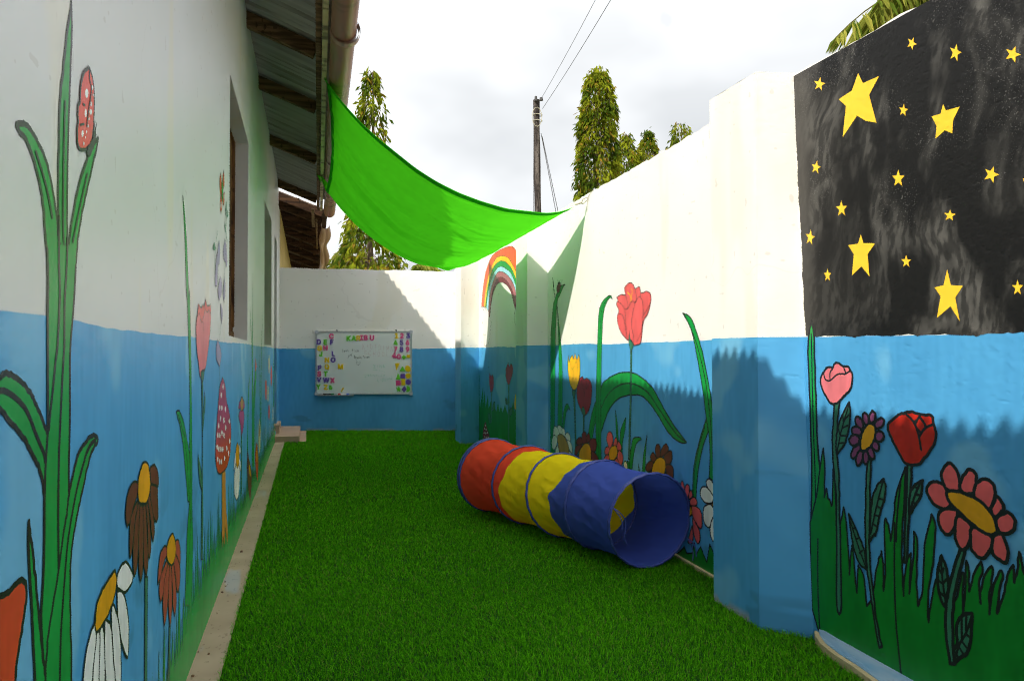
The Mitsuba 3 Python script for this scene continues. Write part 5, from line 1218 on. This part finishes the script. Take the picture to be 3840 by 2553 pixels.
hp = [(1018, 835), (985, 790), (985, 768), (1005, 762), (1020, 785), (1040, 765), (1062, 768), (1060, 790), (1018, 835)]
st.append([bpos(*p) for p in smooth3([(a, b, 0) for a, b in hp], 4)[:, :2]])
ink_on_board(st, 0.0034, 'm_marker_grey', 'grey handwriting love from 2nd Rugeley Scouts with a small heart')
ink_on_board(write('KIDIDIMA', 1095, 510, 100, 78, 0.10, 70) + write('SCHOOL', 1125, 640, 90, 88, 0.05, 74), 0.0034, 'm_marker_red', 'faded red handwriting half wiped off the board')
st = write('ZINB', 1310, 885, 55, 62) + write('yanasina', 1140, 1045, 60, 52, 0) + write('kidasok', 1385, 1150, 75, 46, -0.12)
st.append([bpos(*p) for p in ((1310, 920), (1400, 928), (1480, 940), (1545, 962))])
ink_on_board(st, 0.0032, 'm_marker_green', 'faded green handwriting half wiped off the board')
MG = 'magnets on the whiteboard'
def magnet(name, polys, colour, label, cat):
    g = shapely.union_all(polys)
    g = g.buffer(-0.0012).buffer(0.0024, quad_segs=2).simplify(0.0004)
    ms = [board_mesh(x, OFF, 0.009) for x in geoms(g)]
    obj(name, cat_mesh(ms), 'm_magnet_' + colour, label=label + ' on the whiteboard', cat=cat, group=MG)
from PIL import ImageFont
def glyph(ch, x, y, h, rot=0.0):
    m = meshkit.text_mesh(ch, 0.056 * h, 0.001, bold=True)
    top = m.faces[np.abs(m.face_normals[:, 2] - 1) < 1e-3]
    g = shapely.union_all([Polygon(m.vertices[t][:, :2]) for t in top]).buffer(0.0015).buffer(-0.0002)
    g = shapely.affinity.rotate(g, rot)
    c = g.envelope.centroid
    a, b = bpos(x, y)
    return [shapely.affinity.translate(g, a - c.x, b - c.y)]
import shapely.affinity
for ch, col, x, y, where in [('C', 'pink', 495, 265, 'above the purple F'), ('D', 'purple', 250, 375, 'at the left edge'), ('E', 'green', 378, 380, 'between D and F'), ('F', 'purple', 502, 382, 'under the pink C'), ('G', 'yellow', 265, 500, 'under the purple D'),
                             ('H', 'pink', 380, 492, 'under the green E'), ('J', 'green', 288, 613, 'under the yellow G'), ('L', 'purple', 535, 605, 'above the purple O'), ('N', 'yellow', 408, 730, 'above the yellow Q'), ('O', 'purple', 530, 725, 'under the purple L'),
                             ('P', 'purple', 268, 880, 'above the pink S'), ('Q', 'yellow', 408, 863, 'between N and T'), ('M', 'yellow', 675, 857, 'standing apart from the columns'), ('S', 'pink', 258, 1000, 'between P and V'), ('T', 'green', 385, 998, 'between Q and W'),
                             ('V', 'purple', 256, 1115, 'between S and Y'), ('W', 'purple', 393, 1120, 'between V and X'), ('X', 'pink', 518, 1125, 'beside the W'), ('Y', 'green', 242, 1250, 'in the bottom left corner'), ('Z', 'yellow', 385, 1258, 'in the bottom row'),
                             ('K', 'green', 830, 305, 'starting the word along the top'), ('A', 'green', 933, 303, 'second in the word along the top'), ('R', 'yellow', 1020, 300, 'third in the word along the top'), ('I', 'pink', 1085, 292, 'fourth in the word along the top'),
                             ('B', 'pink', 1168, 292, 'fifth in the word along the top'), ('U', 'pink', 1288, 295, 'ending the word along the top')]:
    magnet('letter_magnet', glyph(ch, x, y, 1.0), col, '%s letter %s magnet %s' % (col, ch, where), 'letter magnet')
magnet('symbol_magnet', glyph('&', 484, 1262, 0.85), 'green', 'small green ampersand magnet right of the Z', 'symbol magnet')
NUMW = {'1': 'left of the pink two', '2': 'between the yellow one and the purple three', '3': 'in the top right corner', '4': 'left of the purple five', '5': 'between the green four and the pink six', '6': 'above the pink nine', '7': 'left of the purple eight', '8': 'between the pink seven and nine', '9': 'under the pink six', '0': 'under the seven and eight'}
DIG = 'zero one two three four five six seven eight nine'.split()
for ch, col, x, y, rot in [('1', 'yellow', 1770, 255, 0), ('2', 'pink', 1873, 255, 0), ('3', 'purple', 1995, 255, 0), ('4', 'green', 1752, 390, 8), ('5', 'purple', 1868, 390, 0), ('6', 'pink', 1983, 388, 0), ('7', 'pink', 1752, 520, 0), ('8', 'purple', 1865, 522, 0),
                           ('9', 'pink', 1985, 522, 0), ('0', 'pink', 1815, 660, 0)]:
    magnet('number_magnet', glyph(ch, x, y, 1.02, rot), col, '%s %s magnet %s' % (col, DIG[int(ch)], NUMW[ch]), 'number magnet')
magnet('number_magnet', glyph('1', 1742, 640, 1.02, 8), 'pink', 'pink magnet shaped as a one, touching the pink zero', 'number magnet')
magnet('symbol_magnet', [shapely.affinity.rotate(box(*bpos(1680, 668), *bpos(1745, 640)).envelope, -10)], 'pink', 'pink minus sign magnet left of the pink one', 'symbol magnet')
def cross(x, y, r, w, rot):
    a, b = bpos(x, y)
    g = shapely.union_all([box(a - r, b - w, a + r, b + w), box(a - w, b - r, a + w, b + r)])
    return [shapely.affinity.rotate(g, rot)]
magnet('symbol_magnet', cross(1912, 675, .024, .009, 0), 'green', 'green plus sign magnet right of the pink zero', 'symbol magnet')
magnet('symbol_magnet', cross(2000, 655, .023, .009, 42), 'yellow', 'yellow multiplication sign magnet under the pink nine', 'symbol magnet')
def shape(pts): return [Polygon([bpos(*p) for p in pts])]
def disc(x, y, rx, ry, rot=0, n=16):
    a = np.radians(rot); t = np.linspace(0, 2 * np.pi, n, endpoint=False)
    return shape([(x + rx * math.cos(k) * math.cos(a) - ry * math.sin(k) * math.sin(a), y + rx * math.cos(k) * math.sin(a) + ry * math.sin(k) * math.cos(a)) for k in t])
SM = [(shape([(1745, 795), (1830, 790), (1765, 930)]), 'yellow', 'yellow right angled triangle magnet standing on its point'), (shape([(1888, 848), (1938, 945), (1828, 948)]), 'green', 'green triangle magnet beside the yellow oval'), (disc(1990, 900, 50, 67, -22), 'yellow', 'yellow oval magnet at the right edge'),
      (shape([(1800, 985), (1848, 1105), (1758, 1108)]), 'green', 'tall green triangle magnet beside the purple square'), (shape([(1847, 997), (1935, 997), (1935, 1085), (1847, 1085)]), 'purple', 'purple square magnet'), (disc(1997, 1037, 54, 54, 0, 6), 'yellow', 'yellow hexagon magnet'),
      (shape([(1760, 1130), (1850, 1130), (1850, 1222), (1762, 1222)]), 'pink', 'pink square magnet'), (shape([(1865, 1094), (1936, 1094), (1936, 1220), (1865, 1220)]), 'yellow', 'yellow upright rectangle magnet'), (disc(2000, 1158, 52, 54), 'purple', 'purple circle magnet'),
      (shape([(1812 + (58 if k % 2 == 0 else 26) * math.sin(k * math.pi / 5), 1298 - (58 if k % 2 == 0 else 26) * math.cos(k * math.pi / 5)) for k in range(10)]), 'green', 'green star magnet in the bottom row'), (shape([(1920, 1230), (1965, 1295), (1918, 1362), (1875, 1300)]), 'purple', 'purple diamond magnet'),
      (shape([(1972, 1230)] + [(1972 + 62 * math.sin(k), 1292 - 62 * math.cos(k)) for k in np.linspace(0, math.pi, 12)]), 'green', 'green half circle magnet'), (shape([(678, 1340), (720, 1268), (742, 1275), (698, 1345)]), 'yellow', 'small slanted yellow stick magnet near the bottom')]
for p, c_, lab in SM: magnet('shape_magnet', p, c_, lab, 'shape magnet')
for x0, x1, body, capc, nm in [(340, 395, 'm_pen_white', 'm_pen_black', 'black'), (400, 552, 'm_pen_black', 'm_pen_green', 'green'), (610, 682, 'm_pen_white', 'm_pen_red', 'red'), (690, 846, 'm_pen_white', 'm_pen_blue', 'blue')]:
    pk = thing('marker_pen', 'whiteboard marker with a %s cap lying in the tray under the whiteboard' % nm, 'marker pen', 'marker pens in the whiteboard tray')
    zt = z0 + 0.006
    a, b, c_ = bpos(x0, 0)[0], bpos(x1 - 50, 0)[0], bpos(x1, 0)[0]
    obj('barrel', tube([on_end(a, zt, .040), on_end(b, zt, .040)], 0.0075, 10), body, pk)
    obj('cap', tube([on_end(b, zt, .040), on_end(c_, zt, .040)], 0.0085, 10), capc, pk)

# ------------------------------------------------------------------ beyond the walls: pole, wires, trees, palms
pole = thing('utility_pole', 'weathered wooden utility pole standing behind the end wall', 'utility pole')
px, py = 3.655, 11.42
zs = np.linspace(-0.03, 5.17, 30)
obj('post', tube(np.column_stack([px + 0.02 * np.sin(zs * 0.9), py + 0 * zs, zs]), 0.066 - 0.002 * zs + 0.003 * np.sin(zs * 5), 12), 'm_pole', pole, smooth=50)
obj('insulator', cat_mesh([tube([(px - 0.05, py - 0.06, 5.13), (px - 0.05, py - 0.06, 5.21)], [0.03, 0.02], 8), tube([(px + 0.045, py - 0.06, 5.15), (px + 0.045, py - 0.06, 5.20)], [0.035, 0.025], 8)]), 'm_wire', pole)
loop = [(px + 0.085 * math.cos(t) - 0.04, py - 0.09, 4.86 + 0.16 * math.sin(t)) for t in np.linspace(0, 2 * np.pi, 14)]
obj('wire_coil', cat_mesh([tube(loop, 0.006, 5), tube([(px + 0.075 * math.cos(t), py + 0.075 * math.sin(t), 4.92) for t in np.linspace(0, 6.3, 14)], 0.008, 5), tube([(px + 0.075 * math.cos(t), py + 0.075 * math.sin(t), 4.82) for t in np.linspace(0, 6.3, 14)], 0.008, 5)]), 'm_rope', pole)
def wire(a, b, sag, r, lab, n=24):
    a, b = np.array(a, float), np.array(b, float)
    t = np.linspace(0, 1, n)[:, None]
    P = a + (b - a) * t; P[:, 2] -= sag * 4 * (t * (1 - t))[:, 0]
    obj('wire', tube(P, r, 5), 'm_wire', label=lab, cat='wire')
wire((px + 0.05, py - 0.05, 5.19), (2.05, -1.0, 5.75), 0.25, 0.0032, 'upper overhead wire running from the pole head over the yard')
wire((px + 0.07, py - 0.05, 5.02), (2.38, -1.0, 5.75), 0.25, 0.0038, 'lower overhead wire running from the pole head over the yard')
wire((px + 0.06, py, 4.62), (px + 0.42, py - 0.1, 2.6), -0.02, 0.006, 'steep stay wire from the pole, the inner of two')
wire((px + 0.065, py - 0.05, 4.55), (px + 0.47, py - 0.15, 2.6), 0.02, 0.006, 'steep stay wire from the pole, the outer of two')
wire((px - 0.075, py - 0.03, 4.8), (px - 0.11, py - 0.03, 0.2), 0.01, 0.005, 'cable hanging down beside the utility pole')

def leaf_cloud(pos, direc, length, width, col, seed, droop=0.5):
    """Narrow pointed leaves, each folded along its midrib and bent downwards."""
    g = np.random.default_rng(seed)
    n = len(pos)
    d = direc / np.linalg.norm(direc, axis=1, keepdims=True)
    s = np.cross(d, g.normal(size=(n, 3))); s /= np.linalg.norm(s, axis=1, keepdims=True)
    L, W = length[:, None], width[:, None]
    mid = pos + d * L * 0.5
    tip = pos + d * L + np.array([0, 0, -1.0]) * L * droop * 0.35
    V = np.stack([pos, mid + s * W, tip, mid - s * W], 1).reshape(-1, 3)
    F = (np.array([[0, 1, 2], [0, 2, 3]])[None] + 4 * np.arange(n)[:, None, None]).reshape(-1, 3)
    return V, F, np.repeat(col, 4, 0)
LEAF_A, LEAF_B, LEAF_D = np.array([0.25, 0.29, 0.018]), np.array([0.060, 0.105, 0.010]), np.array([0.32, 0.22, 0.03])
def mast_tree(name, label, x, y, h, prof, nl, seed, sparse_above=None, zmin=0.8):
    """A columnar tree: a straight stem with hanging twigs that carry drooping narrow leaves."""
    g = np.random.default_rng(seed)
    t = thing(name, label, 'tree', 'tall narrow trees beyond the walls')
    obj('trunk', tube(np.column_stack([x + 0.04 * np.sin(np.linspace(0, 9, 16)), np.full(16, y), np.linspace(-0.03, h, 16)]), np.linspace(0.11, 0.012, 16), 8), 'm_trunk', t)
    twigs, pos, dr_ = [], [], []
    nt = nl // 16
    for k in range(nt):
        f = g.random() ** 0.85
        z = zmin + (h - zmin) * f
        if sparse_above and z > sparse_above and g.random() < 0.70: continue
        R = np.interp(z, *prof) * g.uniform(0.78, 1.1)
        az = g.uniform(0, 2 * np.pi)
        e = np.array([math.cos(az), math.sin(az), 0.0])
        hang = g.uniform(0.25, 0.6) * min(1.0, 0.4 + R)
        tt = np.linspace(0, 1, 6)[:, None]
        P = np.array([x, y, z]) + e * R * np.sin(tt * np.pi * 0.5) ** 0.8 + np.array([0, 0, 1.0]) * (0.12 * np.sin(tt * np.pi) - hang * tt ** 2)
        if k % 3 == 0: twigs.append(tube(P, np.linspace(0.012, 0.004, 6), 4, False))
        for j in range(16):
            s = g.uniform(0.25, 1.0) ** 0.6
            q = np.array([np.interp(s, tt[:, 0], P[:, i]) for i in range(3)]) + g.normal(0, 0.05, 3)
            pos.append(q); dr_.append(np.array([e[0] * 0.5, e[1] * 0.5, -0.9]) + g.normal(0, 0.42, 3))
    pos, dr_ = np.array(pos), np.array(dr_)
    n = len(pos)
    clump = meshkit.fbm(pos * np.array([3.4, 3.4, 2.6]) + seed, 3, 2)
    m = np.clip((clump - 0.40) * 4.5 + g.normal(0, 0.16, n), 0, 1)[:, None]
    col = LEAF_B * (1 - m) + LEAF_A * m
    dry = g.random(n) < 0.10
    col[dry] = LEAF_D * g.uniform(0.6, 1.0, (dry.sum(), 1))
    V, F, cc = leaf_cloud(pos, dr_, g.uniform(0.10, 0.20, n), g.uniform(0.018, 0.034, n), col, seed)
    obj('crown', (V, F), 'm_leaf', t, color=cc)
    if twigs: obj('twigs', cat_mesh(twigs), 'm_trunk', t)
    return t
mast_tree('mast_tree', 'tall dense columnar tree behind the right wall, the broadest one in view', 7.69, 18.55, 8.75, ([0, 2, 5, 7.6, 8.3, 8.65, 8.8], [0.62, 0.64, 0.60, 0.50, 0.40, 0.22, 0.05]), 15000, 1)
mast_tree('mast_tree', 'columnar tree with a bare topped crown rising behind the green sail', 1.30, 16.2, 7.15, ([0, 2.4, 3.6, 4.6, 5.6, 6.8, 7.3], [1.0, 0.95, 0.60, 0.40, 0.34, 0.22, 0.05]), 11000, 2, sparse_above=4.3)
mast_tree('mast_tree', 'shorter columnar tree touching the broadest one behind the right wall', 10.15, 21.9, 8.05, ([0, 3, 6.5, 7.6, 8.1], [0.75, 0.65, 0.50, 0.36, 0.06]), 7000, 3)
mast_tree('mast_tree', 'pointed tree peeping over the middle of the right wall', 11.3, 22.7, 8.5, ([0, 6.0, 7.3, 8.2, 8.6], [1.3, 1.0, 0.62, 0.18, 0.04]), 7000, 5)
mast_tree('mast_tree', 'farthest tree top showing just above the right wall by the near pillar', 12.9, 23.3, 9.1, ([0, 6.5, 8.3, 9.0, 9.2], [1.2, 0.85, 0.5, 0.22, 0.05]), 6000, 6)

def frond(base, az, el, L, droop, nl, seed, wid=0.035, hang=0.5):
    g = np.random.default_rng(seed)
    t = np.linspace(0, 1, 14)[:, None]
    e = np.array([math.cos(az), math.sin(az), 0])
    P = np.array(base) + e * L * t * math.cos(el) + np.array([0, 0, 1.0]) * (L * t * math.sin(el) - droop * L * t ** 2.2)
    rib = tube(P, np.linspace(0.022, 0.004, 14) * L / 2.5, 5, False)
    s = g.uniform(0.12, 1.0, nl)
    q = np.stack([np.interp(s, t[:, 0], P[:, k]) for k in range(3)], 1)
    side = np.array([-e[1], e[0], 0])
    sg = np.where(np.arange(nl) % 2, 1, -1)[:, None]
    tang = np.gradient(P, axis=0); tg = np.stack([np.interp(s, t[:, 0], tang[:, k]) for k in range(3)], 1); tg /= np.linalg.norm(tg, axis=1, keepdims=True)
    d = side * sg * 0.8 + tg * 0.55 + np.array([0, 0, -hang]) + g.normal(0, 0.10, (nl, 3))
    ln = L * 0.27 * np.sin(np.pi * (0.12 + 0.83 * s)) + 0.05
    m = g.random((nl, 1))
    col = np.array([0.10, 0.17, 0.02]) * (1 - m) + np.array([0.32, 0.31, 0.06]) * m
    V, F, cc = leaf_cloud(q, d, ln, np.full(nl, wid * L / 2.5), col, seed, 0.5)
    rv, rf = np.array(rib.vertices), np.array(rib.faces)
    V2 = np.vstack([V, rv]); F2 = np.vstack([F, rf + len(V)]); c2 = np.vstack([cc, np.tile([0.16, 0.15, 0.05], (len(rv), 1))])
    return V2, F2, c2
def palm(label, x, y, h, L, n, seed, azs=None, trunk_r=0.12, els=(0.1, 1.1), nl=90, group='palms beyond the walls', more=()):
    g = np.random.default_rng(seed)
    t = thing('palm_tree', label, 'palm tree', group)
    zz = np.linspace(-0.03, h, 14)
    obj('trunk', tube(np.column_stack([x + 0.15 * np.sin(zz / h * 2), np.full(14, y), zz]), np.linspace(trunk_r * 1.2, trunk_r * 0.8, 14), 8), 'm_trunk', t)
    for k in range(n):
        az = azs[k] if azs else 2 * np.pi * k / n + g.uniform(-.2, .2)
        V, F, cc = frond((x + 0.15 * math.sin(2), y, h), az, g.uniform(*els), L * g.uniform(0.85, 1.1), g.uniform(0.35, 0.75), nl, seed * 40 + k)
        obj('frond', (V, F), 'm_leaf', t, color=cc)
    for k, (az, el, l_, dp) in enumerate(more):
        V, F, cc = frond((x + 0.15 * math.sin(2), y, h), az, el, l_, dp, nl + 50, seed * 77 + k, wid=0.019, hang=0.7)
        obj('frond', (V, F), 'm_leaf', t, color=cc)
palm('coconut palm just right of the old gutter, behind the end wall', 0.75, 30.5, 3.9, 2.3, 11, 21, els=(0.3, 1.35))
palm('farther coconut palm above the round green bush', 1.95, 34.8, 4.5, 2.0, 12, 22, els=(0.1, 1.2))
palm('palm whose frond tips show above the lowest dip of the green sail', 8.2, 28.8, 5.55, 2.0, 11, 23, els=(0.4, 1.3))
palm('palm with drooping tan fronds just over the end wall below the sail', 2.35, 13.4, 2.3, 1.25, 9, 24, els=(0.15, 0.7), trunk_r=0.09)
palm('palm leaning its fronds over the top of the starry wall', 7.62, 6.4, 5.0, 2.4, 9, 25, els=(0.0, 0.42), nl=110, azs=[2.2, 2.75, 5.3, 4.4, 4.9, 5.2, 6.0, 0.6, 1.4], more=[(-3.09, 0.27, 2.58, 0.55), (-3.02, 0.33, 2.2, 0.48)])
bush = thing('round_bush', 'bright yellow green rounded bush behind the end wall', 'bush')
g = np.random.default_rng(31)
obj('stem', tube([(1.15, 22.5, -0.03), (1.15, 22.5, 2.8)], 0.06, 6), 'm_trunk', bush)
n = 2600
d = g.normal(size=(n, 3)); d /= np.linalg.norm(d, axis=1, keepdims=True)
cl = np.array([(1.12, 22.5, 3.45, 0.33), (1.0, 22.4, 3.15, 0.36), (1.32, 22.5, 3.2, 0.33), (0.75, 22.6, 3.0, 0.3), (1.15, 22.5, 2.8, 0.5)])
w = g.integers(0, 5, n)
pos = cl[w, :3] + d * (cl[w, 3] * g.uniform(0.75, 1.08, n))[:, None]
m = g.random((n, 1))
col = np.array([0.13, 0.20, 0.012]) * (1 - m) + np.array([0.30, 0.36, 0.02]) * m
V, F, cc = leaf_cloud(pos, d + g.normal(0, .5, (n, 3)), g.uniform(0.06, 0.11, n), g.uniform(0.02, 0.032, n), col, 3)
obj('crown', (V, F), 'm_leaf', bush, color=cc)
